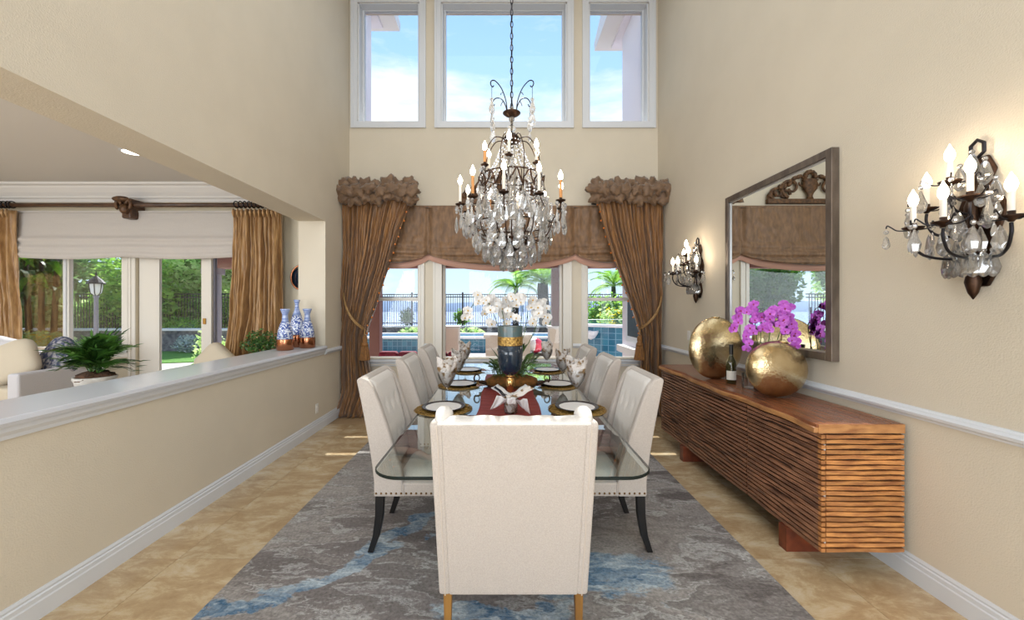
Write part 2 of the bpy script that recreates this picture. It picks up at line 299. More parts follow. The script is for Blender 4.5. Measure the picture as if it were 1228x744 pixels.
    bl = N.new('ShaderNodeValToRGB'); L.new(fine.outputs[0], bl.inputs[0]); bl.color_ramp.elements[0].position = .38; bl.color_ramp.elements[0].color = rgba((72, 112, 146)); bl.color_ramp.elements[1].position = .62; bl.color_ramp.elements[1].color = rgba((176, 186, 192))
    mxx = N.new('ShaderNodeMixRGB'); L.new(sm, mxx.inputs[0]); L.new(r.outputs[0], mxx.inputs[1]); L.new(bl.outputs[0], mxx.inputs[2])
    hs = N.new('ShaderNodeHueSaturation'); L.new(mxx.outputs[0], hs.inputs['Color'])
    mr = N.new('ShaderNodeMapRange'); L.new(math_('ADD', math_('MULTIPLY', grain.outputs[0], .5), math_('MULTIPLY', fine.outputs[0], .5)), mr.inputs[0]); mr.inputs[1].default_value = .35; mr.inputs[2].default_value = .65; mr.inputs[3].default_value = .58; mr.inputs[4].default_value = 1.32
    L.new(mr.outputs[0], hs.inputs['Value']); L.new(hs.outputs[0], p.inputs['Base Color']); p.inputs['Roughness'].default_value = .95
    bm = N.new('ShaderNodeBump'); bm.inputs['Strength'].default_value = .4; bm.inputs['Distance'].default_value = .01; L.new(grain.outputs[0], bm.inputs['Height']); L.new(bm.outputs[0], p.inputs['Normal'])
    return m
M['rug'] = rugmat()

# ------------------------------------------------------------------ object helpers
ORG = {}
def org(o): return ORG.get(o.name, Vector((0, 0, 0))) if o else Vector((0, 0, 0))
def tag(o, label=None, cat=None, group=None, kind=None):
    if label: o['label'] = label
    if cat: o['category'] = cat
    if group: o['group'] = group
    if kind: o['kind'] = kind
    return o
def thing(name, label, cat, loc=(0, 0, 0), group=None):
    o = bpy.data.objects.new(name, None); COL.objects.link(o); o.location = loc; o.empty_display_size = .1
    ORG[o.name] = Vector(loc); return tag(o, label, cat, group)
def move(o, loc, rz=0):
    o.location = loc; o.rotation_euler = (0, 0, rz)
def link_copy(o, parent=None):
    c = o.copy(); COL.objects.link(c); c.parent = parent
    if 'label' in c.keys() and parent is None: del c['label']
    return c
CH = {}
def copy_tree(o, parent=None):
    c = link_copy(o, parent); CH[c.name] = []
    for k in CH.get(o.name, []):
        CH[c.name].append(copy_tree(k, c))
    return c
class MB:
    def __init__(s): s.v = []; s.f = []; s.m = []
    def add(s, vs, fs, mi=0):
        n = len(s.v); s.v += [Vector(v) for v in vs]; s.f += [tuple(i+n for i in f) for f in fs]; s.m += [mi]*len(fs); return s
    def box(s, x0, x1, y0, y1, z0, z1, mi=0):
        return s.add([(x0,y0,z0),(x1,y0,z0),(x1,y1,z0),(x0,y1,z0),(x0,y0,z1),(x1,y0,z1),(x1,y1,z1),(x0,y1,z1)],
                     [(0,3,2,1),(4,5,6,7),(0,1,5,4),(1,2,6,5),(2,3,7,6),(3,0,4,7)], mi)
    def prism(s, poly, axis, a, b, mi=0):
        # poly: (u,v) list ; axis 'x': (u,v)=(y,z), 'y': (x,z), 'z': (x,y)
        def p(u, v, w): return (w,u,v) if axis=='x' else (u,w,v) if axis=='y' else (u,v,w)
        n = len(poly); vs = [p(u,v,a) for u,v in poly]+[p(u,v,b) for u,v in poly]
        fs = [tuple(range(n))[::-1], tuple(range(n,2*n))]+[(i,(i+1)%n,n+(i+1)%n,n+i) for i in range(n)]
        return s.add(vs, fs, mi)
    def grid(s, fn, nu, nv, cu=False, cv=False, mi=0):
        vs = [fn(i/(nu if cu else nu-1), j/(nv if cv else nv-1)) for j in range(nv) for i in range(nu)]
        fs = []
        for j in range(nv if cv else nv-1):
            for i in range(nu if cu else nu-1):
                i2 = (i+1) % nu; j2 = (j+1) % nv
                fs.append((j*nu+i, j*nu+i2, j2*nu+i2, j2*nu+i))
        return s.add(vs, fs, mi)
    def tube(s, pts, r, n=8, closed=False, mi=0):
        pts = [Vector(p) for p in pts]; m = len(pts); R = r if isinstance(r, (list, tuple)) else [r]*m
        vs = []; up = None
        for i, p in enumerate(pts):
            a = pts[(i-1) % m] if (closed or i > 0) else p; b = pts[(i+1) % m] if (closed or i < m-1) else p
            t = (b-a).normalized() if (b-a).length > 1e-9 else Vector((0,0,1))
            if up is None: up = Vector((0,0,1)) if abs(t.z) < .9 else Vector((1,0,0))
            x = t.cross(up)
            if x.length < 1e-6: x = t.orthogonal()
            x.normalize(); y = x.cross(t).normalized(); up = y
            for k in range(n):
                an = 2*PI*k/n; vs.append(p+x*(math.cos(an)*R[i])+y*(math.sin(an)*R[i]))
        fs = []
        for i in range(m if closed else m-1):
            j = (i+1) % m
            for k in range(n):
                k2 = (k+1) % n; fs.append((i*n+k, i*n+k2, j*n+k2, j*n+k))
        if not closed: fs += [tuple(range(n))[::-1], tuple((m-1)*n+k for k in range(n))]
        return s.add(vs, fs, mi)
    def lathe(s, prof, c=(0,0,0), n=20, sx=1, sy=1, mi=0, tw=0, cap=True):
        cx, cy, cz = c; vs = []; m = len(prof)
        for i, (r, z) in enumerate(prof):
            for k in range(n):
                a = 2*PI*(k+tw*(i % 2))/n; vs.append((cx+r*math.cos(a)*sx, cy+r*math.sin(a)*sy, cz+z))
        fs = [(i*n+k, i*n+(k+1) % n, (i+1)*n+(k+1) % n, (i+1)*n+k) for i in range(m-1) for k in range(n)]
        if cap: fs += [tuple(range(n))[::-1], tuple((m-1)*n+k for k in range(n))]
        return s.add(vs, fs, mi)
    def ball(s, c, r, nu=10, nv=7, mi=0, rz=None):
        if not isinstance(r, (tuple, list)): r = (r, r, r)
        prof = [(math.sin(PI*j/(nv-1)) if 0 < j < nv-1 else .02, -math.cos(PI*j/(nv-1))) for j in range(nv)]
        vs = [];
        for rr, z in prof:
            for k in range(nu):
                a = 2*PI*k/nu; v = Vector((rr*math.cos(a)*r[0], rr*math.sin(a)*r[1], z*r[2]))
                if rz is not None: v = rz @ v
                vs.append(Vector(c)+v)
        fs = [(i*nu+k, i*nu+(k+1) % nu, (i+1)*nu+(k+1) % nu, (i+1)*nu+k) for i in range(nv-1) for k in range(nu)]
        fs += [tuple(range(nu))[::-1], tuple((nv-1)*nu+k for k in range(nu))]
        return s.add(vs, fs, mi)
    def xform(s, mtx, start=0):
        for i in range(start, len(s.v)): s.v[i] = mtx @ s.v[i]
        return s
    def mesh(s, name, mats, smooth=False, o=Vector((0,0,0))):
        me = bpy.data.meshes.new(name); me.from_pydata([tuple(v-o) for v in s.v], [], s.f)
        for m in (mats if isinstance(mats, list) else [mats]): me.materials.append(m)
        if any(s.m): me.polygons.foreach_set('material_index', s.m)
        if smooth: me.polygons.foreach_set('use_smooth', [True]*len(s.f))
        me.update(); return me
    def build(s, name, mats, parent=None, smooth=False, bevel=0, seg=2, sub=0, solid=0, loc=None, at=None):
        o_ = org(parent) if parent is not None else (Vector(at) if at is not None else Vector((0,0,0)))
        me = s.mesh(name, mats, smooth, o_)
        o = bpy.data.objects.new(name, me); COL.objects.link(o)
        if parent is not None:
            o.parent = parent; CH.setdefault(parent.name, []).append(o)
        elif at is not None: o.location = at
        ORG[o.name] = o_ if parent is not None else (Vector(at) if at is not None else Vector((0,0,0)))
        if solid:
            md = o.modifiers.new('solid', 'SOLIDIFY'); md.thickness = solid; md.offset = 0
        if bevel:
            md = o.modifiers.new('bevel', 'BEVEL'); md.width = bevel; md.segments = seg; md.limit_method = 'ANGLE'; md.harden_normals = False
        if sub:
            md = o.modifiers.new('sub', 'SUBSURF'); md.levels = sub; md.render_levels = sub
        return o
def inst(me_obj_data, name, parent, loc, rot=(0,0,0), scale=(1,1,1)):
    """another object sharing mesh data, as a part; loc in world coordinates at build time"""
    o = bpy.data.objects.new(name, me_obj_data); COL.objects.link(o); o.parent = parent
    o.location = Vector(loc)-org(parent); o.rotation_euler = rot; o.scale = scale
    CH.setdefault(parent.name, []).append(o); ORG[o.name] = Vector(loc); return o
def PX(x, y, Y):   # a pixel of the photograph at depth Y -> world point
    return Vector(((x-604)*Y/F, Y, 1.51-(y-367)*Y/F))
def fbm(x, y, z=0, o=3): return mnoise.fractal(Vector((x, y, z)), .6, 2.0, o)
# ================================================================== STRUCTURE
def struct(mb, name, m, **k):
    return tag(mb.build(name, m, **k), kind='structure')
YB = 5.84; WT = .26; XL = -2.25; XR = 2.25; HC = 6.35
def wall_holes(mb, x0, x1, z0, z1, y0, y1, holes):
    xs = sorted({x0, x1, *[h[0] for h in holes], *[h[1] for h in holes]}); zs = sorted({z0, z1, *[h[2] for h in holes], *[h[3] for h in holes]})
    for i in range(len(xs)-1):
        j = 0; run = None
        for j in range(len(zs)-1):
            cx, cz = (xs[i]+xs[i+1])/2, (zs[j]+zs[j+1])/2
            inside = any(h[0] < cx < h[1] and h[2] < cz < h[3] for h in holes)
            if inside:
                if run is not None: mb.box(xs[i], xs[i+1], y0, y1, run, zs[j]); run = None
            elif run is None: run = zs[j]
        if run is not None: mb.box(xs[i], xs[i+1], y0, y1, run, z1)
# window openings of the dining room's end wall (x0, x1, z0, z1)
S = YB/F
def wx(p): return (p-604)*S
def wz(p): return 1.51-(p-367)*S
UP = [(wx(429), wx(503), wz(146), wz(3)), (wx(529), wx(680), wz(146), wz(3)), (wx(706), wx(778), wz(146), wz(3))]
LO = [(wx(424), wx(502), wz(431), 2.45), (wx(530), wx(675), wz(431), 2.45), (wx(704), wx(786), wz(431), 2.45)]
mb = MB(); wall_holes(mb, XL-.34, XR+.15, 0, HC, YB, YB+WT, UP+LO); wb = struct(mb, 'wall_back', M['wall'])
mb = MB(); mb.box(XR, XR+.15, -3.6, YB, 0, HC); struct(mb, 'wall_right', M['wall'])
mb = MB(); mb.box(XL-.34, XL, -3.6, YB, 2.58, HC).box(XL-.34, XL, 5.05, YB, 0, 2.58).box(XL-.34, XL, -3.6, 5.05, 0, .92)
struct(mb, 'wall_left', M['wall'])
mb = MB(); mb.box(-8.9, XR+.15, -3.75, -3.6, 0, HC); struct(mb, 'wall_front', M['wall'])
mb = MB(); mb.box(XL-.34, XR+.15, -3.6, YB+WT, HC, HC+.2); struct(mb, 'ceiling', M['ceil'])
# living room shell
LW = [(wx(-4), wx(147), wz(420), 2.42), (wx(163), wx(352-60), .02, 2.42)]
mb = MB(); wall_holes(mb, -8.9, XL-.34, 0, 3.45, YB, YB+WT, LW); struct(mb, 'wall_living_back', M['living_wall'])
mb = MB(); mb.box(-9.05, -8.9, -3.6, YB+WT, 0, 3.45); struct(mb, 'wall_living_left', M['living_wall'])
mb = MB(); mb.box(-8.9, XL-.34, -3.6, YB, 3.27, 3.45); struct(mb, 'ceiling_living', M['ceil'])
mb = MB(); mb.box(-8.9, XL-.34, -3.6, YB, -.05, 0); struct(mb, 'floor_living', M['travertine'])
# floor with tiles
fl = MB().box(XL-.34, XR+.15, -3.6, YB+WT, -.06, -.006).build('floor', M['grout']); tag(fl, kind='structure')
T = .5426
xs = [XL-.0] + [-1.942+k*T for k in range(8)] + [XR]
xs = sorted(set([round(v, 4) for v in xs if -2.26 < v < 2.26]))
tile_mesh = {}
for i in range(len(xs)-1):
    w = xs[i+1]-xs[i]
    if w < .02: continue
    key = round(w, 3)
    for k in range(-1, 7):
        y0 = 2.3886-2*T+k*T; d = min(T, YB-y0)
        kk = (key, round(d, 3))
        if kk not in tile_mesh:
            m_ = MB().prism([(.0012,.0012),(w-.0012,.0012),(w-.0012,d-.0012),(.0012,d-.0012)], 'z', -.006, 0)
            tile_mesh[kk] = m_.mesh('tile', M['travertine'])
        inst(tile_mesh[kk], 'tile', fl, (xs[i], y0, random.uniform(0, .0006)))
# near floor (behind the camera) stays one slab
tag(MB().box(XL, XR, -3.6, 2.3886-3*T, -.006, 0).build('tiled_floor_rest', M['travertine'], fl), kind='stuff')

# ------------------------------------------------------------------ trims
def profile_run(name, prof, p0, p1, nrm, m, kind='structure', parent=None):
    """prof: (d, z) distance from wall and height, extruded from p0 to p1 (xy)"""
    mb = MB(); n = len(prof); vs = []
    for p in (p0, p1):
        for d, z in prof: vs.append((p[0]+nrm[0]*d, p[1]+nrm[1]*d, z))
    fs = [tuple(range(n))[::-1], tuple(range(n, 2*n))]+[(i, (i+1) % n, n+(i+1) % n, n+i) for i in range(n)]
    mb.add(vs, fs); o = mb.build(name, m, parent)
    if parent is None: tag(o, kind=kind)
    return o
base = [(0,0),(.018,0),(.018,.085),(.014,.092),(.014,.112),(.008,.118),(.010,.128),(.004,.142),(0,.142)]
rail = [(0,.895),(.012,.897),(.016,.908),(.030,.918),(.034,.932),(.026,.942),(.014,.948),(.008,.958),(0,.96)]
profile_run('baseboard_left', base, (XL, -3.6), (XL, YB), (1, 0), M['trim'])
profile_run('baseboard_right', base, (XR, -3.6), (XR, YB), (-1, 0), M['trim'])
profile_run('baseboard_back', base, (XL, YB), (XR, YB), (0, -1), M['trim'])
profile_run('trim_right_chair_rail', rail, (XR, -3.6), (XR, YB), (-1, 0), M['trim'])
profile_run('trim_left_chair_rail', rail, (XL, 5.02), (XL, YB), (1, 0), M['trim'])
profile_run('trim_post_rail', rail, (wx(508), YB), (wx(518), YB), (0, -1), M['trim'])
profile_run('trim_post_rail', rail, (wx(687), YB), (wx(697.5), YB), (0, -1), M['trim'])
# half-wall ledge with its apron moulding
led = MB().prism([(-2.65,.972),(-2.205,.972),(-2.198,.990),(-2.205,1.008),(-2.215,1.012),(-2.645,1.012)], 'y', -3.6, 5.0).build('ledge', M['ledgetop']); tag(led, kind='structure')
profile_run('apron_moulding', [(0,.905),(.012,.907),(.016,.925),(.030,.945),(.034,.972),(0,.972)], (XL, -3.6), (XL, 5.0), (1, 0), M['trim'], parent=led)
profile_run('apron_moulding', [(0,.905),(.012,.907),(.016,.925),(.030,.945),(.034,.972),(0,.972)], (XL-.34, -3.6), (XL-.34, 5.0), (-1, 0), M['trim'], parent=led)
# living-room crown
crown = [(0,3.02),(.02,3.02),(.025,3.06),(.05,3.075),(.055,3.10),(.09,3.14),(.13,3.20),(.135,3.225),(.17,3.24),(.175,3.27),(0,3.27)]
profile_run('trim_crown', crown, (-8.9, YB), (XL-.34, YB), (0, -1), M['ceil'])

def frame_parts(par, x0, x1, z0, z1, y, w, d, m, name='casing', steps=((0,1,1),)):
    """four mitred members around an opening; steps: (inset from outer, outset to inner, depth factor)"""
    for (a, b, df) in steps:
        A, B = w*a, w*b; y1 = y-d*df
        for k in range(4):
            if k == 0: poly = [(x0-w+A, z0-w+A), (x1+w-A, z0-w+A), (x1+w-B, z0-w+B), (x0-w+B, z0-w+B)]
            if k == 1: poly = [(x0-w+A, z1+w-A), (x1+w-A, z1+w-A), (x1+w-B, z1+w-B), (x0-w+B, z1+w-B)]
            if k == 2: poly = [(x0-w+A, z0-w+A), (x0-w+A, z1+w-A), (x0-w+B, z1+w-B), (x0-w+B, z0-w+B)]
            if k == 3: poly = [(x1+w-A, z0-w+A), (x1+w-A, z1+w-A), (x1+w-B, z1+w-B), (x1+w-B, z0-w+B)]
            MB().prism(poly, 'y', y1, y).build(name, m, par)
wn = 0
for (x0, x1, z0, z1) in UP:
    wn += 1
    w = thing('window_%d' % wn, None, None, ((x0+x1)/2, YB, z0)); tag(w, kind='structure')
    frame_parts(w, x0, x1, z0, z1, YB, .095, .022, M['trim'], 'casing', ((0, .35, 1.3), (.35, 1, .8)))
    b = .05   # sash inside the reveal
    yy = YB+.17
    for q in ((x0, x0+b, z0, z1), (x1-b, x1, z0, z1), (x0+b, x1-b, z0, z0+b*.4), (x0+b, x1-b, z1-b*.4, z1)):
        MB().box(q[0], q[1], yy-.03, yy+.03, q[2], q[3]).build('sash', M['trim'], w)
    for q in ((x0, x0+.022, z0, z1), (x1-.022, x1, z0, z1), (x0, x1, z0, z0+.01), (x0, x1, z1-.01, z1)):
        MB().box(q[0], q[1], YB+.01, yy-.03, q[2], q[3]).build('jamb', M['trim'], w)
    MB().box(x0+b, x1-b, yy, yy+.006, z0+b*.4, z1-b*.4).build('pane', M['pane'], w)
for i, (x0, x1, z0, z1) in enumerate(LO):
    wn += 1
    w = thing('window_%d' % wn, None, None, ((x0+x1)/2, YB, z0)); tag(w, kind='structure')
    W_ = .085 if i != 1 else .125
    frame_parts(w, x0, x1, z0+.0, z1, YB, W_, .024, M['cream'], 'casing', ((0, .22, 1.2), (.22, .62, .7), (.62, 1, 1.1)))
    MB().box(x0-.12, x1+.12, YB-.06, YB+.02, z0-.035, z0).build('sill', M['trim'], w, bevel=.006)
    MB().box(x0-.12, x1+.12, YB-.022, YB+.0, z0-.10, z0-.035).build('sill_apron', M['trim'], w, bevel=.004)
    yy = YB+.12; b = .035
    for q in ((x0, x0+b, z0, z1), (x1-b, x1, z0, z1), (x0+b, x1-b, z0, z0+b*.6), (x0+b, x1-b, z1-b, z1)):
        MB().box(q[0], q[1], yy-.025, yy+.025, q[2], q[3]).build('sash', M['cream'], w)
    if i != 1: MB().box(x0+b, x1-b, yy-.025, yy+.025, wz(361), wz(357)).build('meeting_rail', M['cream'], w)
    MB().box(x0+b, x1-b, yy, yy+.006, z0+.02, z1-b).build('pane', M['pane'], w)
# living-room window: two lights
x0, x1, z0, z1 = LW[0]; wn += 1
w = thing('window_%d' % wn, None, None, ((x0+x1)/2, YB, z0)); tag(w, kind='structure')
frame_parts(w, x0, x1, z0, z1, YB, .1, .024, M['cream'], 'casing', ((0, .4, 1.2), (.4, 1, .7)))
xm = wx(75.5)
for q in ((x0, x0+.04, z0, z1), (x1-.03, x1, z0, z1), (xm-.045, xm+.045, z0, z1), (x0, x1, z0, z0+.04)):
    MB().box(q[0], q[1], YB+.04, YB+.10, q[2], q[3]).build('sash', M['cream'], w)
MB().box(xm-.018, xm+.018, YB+.02, YB+.04, z0+.04, z1).build('mullion_bead', M['trim'], w)
MB().box(x0+.04, xm-.055, YB+.07, YB+.076, z0+.04, z1).build('pane', M['pane'], w)
MB().box(xm+.055, x1-.03, YB+.07, YB+.076, z0+.04, z1).build('pane', M['pane'], w)
MB().box(x0-.1, x1+.1, YB-.05, YB+.02, z0-.035, z0).build('sill', M['trim'], w, bevel=.006)
# sliding door
x0, x1, z0, z1 = LW[1]
d = thing('door_1', None, None, ((x0+x1)/2, YB, 0)); tag(d, kind='structure')
frame_parts(d, x0, x1, z0+.1, z1, YB, .09, .024, M['cream'], 'casing', ((0, .4, 1.2), (.4, 1, .7)))
a0, a1, b0, b1 = wx(188), wx(240), wx(253), x1
for nm, (p, q, y) in {'stile': (x0+.01, a0, .06), 'stile ': (a1, wx(252), .04), 'stile  ': (b1-.08, b1, .10)}.items():
    MB().box(p, q, YB+y-.02, YB+y+.03, .02, 2.36).build('stile', M['cream'], d, bevel=.004)
for (p, q, y) in ((a0, a1, .06), (wx(252), b1-.08, .10)):
    MB().box(p, q, YB+y-.02, YB+y+.02, .02, .12).build('rail', M['cream'], d)
    MB().box(p, q, YB+y-.02, YB+y+.02, 2.3, 2.42).build('rail', M['cream'], d)
    MB().box(p, q, YB+y, YB+y+.006, .12, 2.3).build('pane', M['pane'], d)
MB().box(wx(251.5), wx(253.5), YB+.07, YB+.12, .02, 2.36).build('meeting_stile', M['greypost'], d)
pl = MB().box(wx(243), wx(246), YB+.0, YB+.021, wz(389), wz(382)).build('door_handle', M['brass'], d, bevel=.003)
# recessed downlight
rl = thing('recessed_downlight', 'white-rimmed recessed downlight glowing in the living room ceiling', 'ceiling light', (-4.24, 4.57, 3.27))
mb = MB(); n = 28
mb.grid(lambda u, v: (-4.24+(.12 if v < .5 else .092)*math.cos(2*PI*u), 4.57+(.12 if v < .5 else .092)*math.sin(2*PI*u), 3.27-(.001 if v < .5 else .008)), n, 2, cu=True)
mb.build('trim_ring', M['trim'], rl); MB().lathe([(.092, 3.262), (.09, 3.2655)], (-4.24, 4.57, 0), 24).build('lamp_lens', M['lamp_on'], rl)

# wall plates
def wall_plate(name, label, c, nx, cat='outlet', toggle=False):
    o = thing(name, label, cat, c); x, y, z = c; s = nx
    MB().box(min(x, x+s*.006), max(x, x+s*.006), y-.036, y+.036, z-.058, z+.058).build('cover_plate', M['plastic'], o, bevel=.003)
    for dz in ((-.022, .022) if not toggle else (0,)):
        MB().box(min(x+s*.006, x+s*.010), max(x+s*.006, x+s*.010), y-.015, y+.015, z+dz-.014, z+dz+.014).build('socket' if not toggle else 'rocker', M['plastic'], o, bevel=.002)
wall_plate('wall_outlet', 'white electrical outlet low on the left wall near the drape', (XL, 4.82, .275), 1)
wall_plate('light_switch', 'white switch plate on the right wall between the small sconce and gold disc', (XR, 4.86, 1.15), -1, 'switch', True)
# ================================================================== EXTERIOR
def leaves(mb, c, R, n, size, seed=0, shell=.45, flat=.5):
    r = random.Random(seed)
    for _ in range(n):
        while True:
            p = Vector((r.uniform(-1,1), r.uniform(-1,1), r.uniform(-1,1)))
            if shell < p.length < 1: break
        f = 1+.25*mnoise.noise(p*2.3+Vector((seed, 0, 0)))
        q = Vector((c[0]+p.x*R[0]*f, c[1]+p.y*R[1]*f, c[2]+p.z*R[2]*f))
        a = Vector((r.gauss(0,1), r.gauss(0,1), r.gauss(0,flat))).normalized(); b = a.orthogonal().normalized(); s = size*r.uniform(.6,1.3)
        ang = r.uniform(0, 2*PI); b = Matrix.Rotation(ang, 3, a) @ b
        mb.add([q-a*s, q+b*s*.45, q+a*s, q-b*s*.45], [(0,1,2,3)])
ground = MB().box(-60, 60, YB+WT, 26, -.5, -.06); struct(ground, 'ground', M['soil'])
struct(MB().prism([(-12.5, YB+WT), (8, YB+WT), (8, 13.0), (-1.5, 13.0), (-9.0, 10.6), (-12.5, 10.9)], 'z', -.06, -.02), 'ground_patio', M['patio'])
tag(MB().prism([(-18, 10.9), (-12.5, 10.9), (-9.0, 10.6), (-5.3, 11.85), (-5.3, 13.3), (-18, 13.3)], 'z', -.06, .0).build('lawn', M['lawn']), 'bright green lawn beyond the sliding glass door', 'lawn', kind='stuff')
struct(MB().box(-9000, 9000, 60, 8000, -80, -60), 'ground_sea', M['sea'])
mb = MB(); r = random.Random(3)
hx = [-7000+i*350 for i in range(41)]
top = [(x, 22+55*abs(fbm(x*.0006, 3.1, 0, 4))+r.uniform(0, 5)) for x in hx]
mb.prism([(-7000, -80)]+top+[(7000, -80)], 'y', 4200, 5200); struct(mb, 'ground_far_ridge', M['ridge'])
# raised pool across the garden
pw = thing('swimming_pool', 'raised blue-tiled swimming pool across the garden', 'pool', (-1, 13.5, 0))
MB().box(-5.2, 2.6, 13.4, 13.6, -.06, .40).build('tiled_wall', M['pooltile'], pw)
MB().box(-5.25, 2.65, 13.35, 13.75, .40, .46).build('coping', M['coping'], pw)
MB().box(-5.2, 2.6, 13.75, 15.2, .30, .42).build('water', M['water'], pw)
MB().box(-5.2, 2.6, 15.2, 15.5, -.06, .47).build('rear_coping', M['coping'], pw)
sp = thing('raised_spa', 'dark blue tiled round spa beyond the right-hand window', 'spa', (4.0, 12.3, 0))
MB().lathe([(2.3, -.06), (2.3, .95)], (4.0, 12.3, 0), 48).build('tiled_wall', M['pooltile'], sp)
MB().lathe([(2.36, .95), (2.38, .98), (2.36, 1.02), (2.05, 1.02), (2.0, .95)], (4.0, 12.3, 0), 48).build('coping', M['coping'], sp)
MB().lathe([(2.0, .955), (1.9, 1.025)], (4.0, 12.3, 0), 48).build('water', M['darkwater'], sp)
MB().lathe([(.02, .62), (.10, .66), (.17, .76), (.20, .84), (.19, .85), (.02, .80)], (2.30, 10.55, 0), 20).build('scupper_bowl', M['coping'], sp)
MB().box(1.6, 4.4, 9.8, 9.94, -.02, .08).build('kerb', M['coping'], sp)
# retaining wall with coping, iron fence on top
rw = MB().box(-20, 14, 18.4, 18.75, -.06, .52).build('retaining_wall', M['stone']); tag(rw, kind='structure')
MB().box(-20, 14, 18.32, 18.8, .52, .59).build('coping', M['coping'], rw)
lw = MB().box(-18, -5.6, 13.3, 13.55, -.06, .68).build('garden_wall', M['stone']); tag(lw, kind='structure')
MB().box(-18, -5.55, 13.22, 13.6, .68, .75).build('coping', M['coping'], lw)
def fence(x0, x1, y, zb, zt, label, nb_gap=.105, posts=2.4):
    f = thing('iron_fence', label, 'fence', ((x0+x1)/2, y, zb))
    for z in (zt-.04, zt-.16, zb+.12): MB().box(x0, x1, y-.02, y+.02, z-.02, z+.02).build('rail', M['darkiron'], f)
    me = MB().box(-.011, .011, -.008, .008, 0, zt-zb-.04).mesh('picket', M['darkiron'])
    n = int((x1-x0)/nb_gap)
    for i in range(min(n, 290)): inst(me, 'picket', f, (x0+nb_gap*(i+.5), y, zb))
    pm = MB().box(-.035, .035, -.035, .035, 0, zt-zb+.06).mesh('fence_post', M['darkiron'])
    for i in range(int((x1-x0)/posts)+1): inst(pm, 'fence_post', f, (x0+i*posts, y, zb))
fence(-6.6, 8.5, 18.55, .59, 2.08, 'dark iron picket fence on the wall behind the pool', posts=2.35)
fence(-16, -6.6, 14.6, .1, 1.98, 'dark iron picket fence behind the living room hedge', posts=2.7)
def bush(name, label, c, R, n, size, m, cat='shrub', group=None, seed=1, extra=None, cores=True):
    b = thing(name, label, cat, (c[0], c[1], c[2]-R[2]), group)
    if cores: MB().ball(c, (R[0]*.6, R[1]*.6, R[2]*.65), 14, 9).build('inner_growth', M['fol_c'], b, smooth=True)
    mb = MB(); leaves(mb, c, R, n, size, seed); tag(mb.build('foliage', m, b), kind='stuff')
    if extra:
        mb = MB(); leaves(mb, (c[0], c[1]-R[1]*.3, c[2]+R[2]*.2), (R[0], R[1], R[2]*.9), extra[0], extra[1], seed+9); tag(mb.build('blossom', extra[2], b), kind='stuff')
    return b
# clipped shrubs behind the pool seen through the dining windows
bush('clipped_shrub', 'bright green clipped shrub behind the pool, through the left dining window', (-3.75, 16.4, .29), (.62, .4, .35), 700, .07, M['fol_b'], seed=2)
bush('clipped_shrub', 'bright green clipped shrub behind the pool, left of the white orchids', (-1.35, 16.4, .29), (.62, .4, .35), 700, .07, M['fol_b'], seed=3)
bush('garden_shrub', 'small dark shrub against the iron fence left of the central window', (-4.5, 18.62, 1.0), (.35, .12, .43), 400, .07, M['fol_c'], seed=4)
bush('garden_shrub', 'rounded green shrub on the fence wall beside the pale pedestal', (-1.95, 18.62, .98), (.4, .12, .40), 400, .07, M['fol_a'], seed=5)
bush('flowering_shrub', 'leafy green shrub with yellow flowers above the round spa', (5.0, 15.2, 1.0), (1.6, .5, .55), 1500, .08, M['fol_b'], seed=6, extra=(260, .06, M['fol_y']))
bush('tall_shrub', 'tall green shrub in front of the fence beyond the spa', (4.6, 17.2, .95), (1.5, .5, 1.12), 1500, .10, M['fol_a'], seed=7)
bush('tall_shrub', 'tall green shrub under the palm in the central window', (2.55, 17.6, 1.0), (.5, .4, 1.1), 900, .10, M['fol_a'], seed=8)
bush('clipped_hedge', 'clipped green hedge behind the low wall beyond the lawn', (-11.2, 14.05, .55), (1.15, .35, .55), 1600, .06, M['fol_a'], seed=9)
bush('clipped_hedge', 'rounded green hedge seen behind the right door pane', (-9.0, 14.0, .6), (.7, .35, .55), 900, .06, M['fol_a'], seed=10)
bush('silver_shrub', 'silvery grey low shrub at the edge of the lawn', (-10.2, 12.9, .26), (.42, .2, .3), 600, .045, M['fol_s'], seed=11, cores=False)
bush('flowering_shrub', 'low shrub dotted with yellow flowers outside the living room window', (-13.9, 12.0, .4), (1.15, .3, .36), 900, .07, M['fol_b'], seed=12, extra=(260, .06, M['fol_y']), cores=False)
bush('young_shrub', 'small light green shrub outside the right-hand door pane', (-6.6, 9.0, .46), (.4, .25, .56), 420, .06, M['fol_b'], seed=13, cores=False)
def tree(label, x, y, h, R, m, n, size, seed, trunk=.12, name='garden_tree', group=None):
    t = thing(name, label, 'tree', (x, y, -.06), group)
    rr = random.Random(seed); pts = [(x+rr.uniform(-.15,.15)*k/3, y, -.06+h*.85*k/5) for k in range(6)]
    MB().tube(pts, [trunk*(1-.12*k) for k in range(6)], 8).build('trunk', M['barkmat'], t, smooth=True)
    core = MB(); mb = MB()
    for k in range(5):
        cx, cy, cz = x+rr.uniform(-.5,.5)*R, y+rr.uniform(-.3,.3)*R, h+rr.uniform(-.35,.35)*R
        core.ball((cx, cy, cz), (R*.3, R*.25, R*.25), 12, 8); leaves(mb, (cx, cy, cz), (R*.72, R*.6, R*.62), n//5, size, seed+k, shell=.6)
    core.build('inner_growth', M['fol_c'], t, smooth=True); tag(mb.build('crown', m, t), kind='stuff')
tree('pale green feathery tree beyond the fence, through the glass door', -12.2, 16.4, 2.9, 1.9, M['fol_b'], 5200, .13, 21)
tree('bright green bushy tree behind the lantern post', -13.6, 14.6, 2.0, 1.7, M['fol_a'], 5200, .12, 22)
tree('dark tree filling the top of the right door pane', -9.6, 16.8, 3.2, 1.6, M['fol_c2'], 4200, .13, 23)
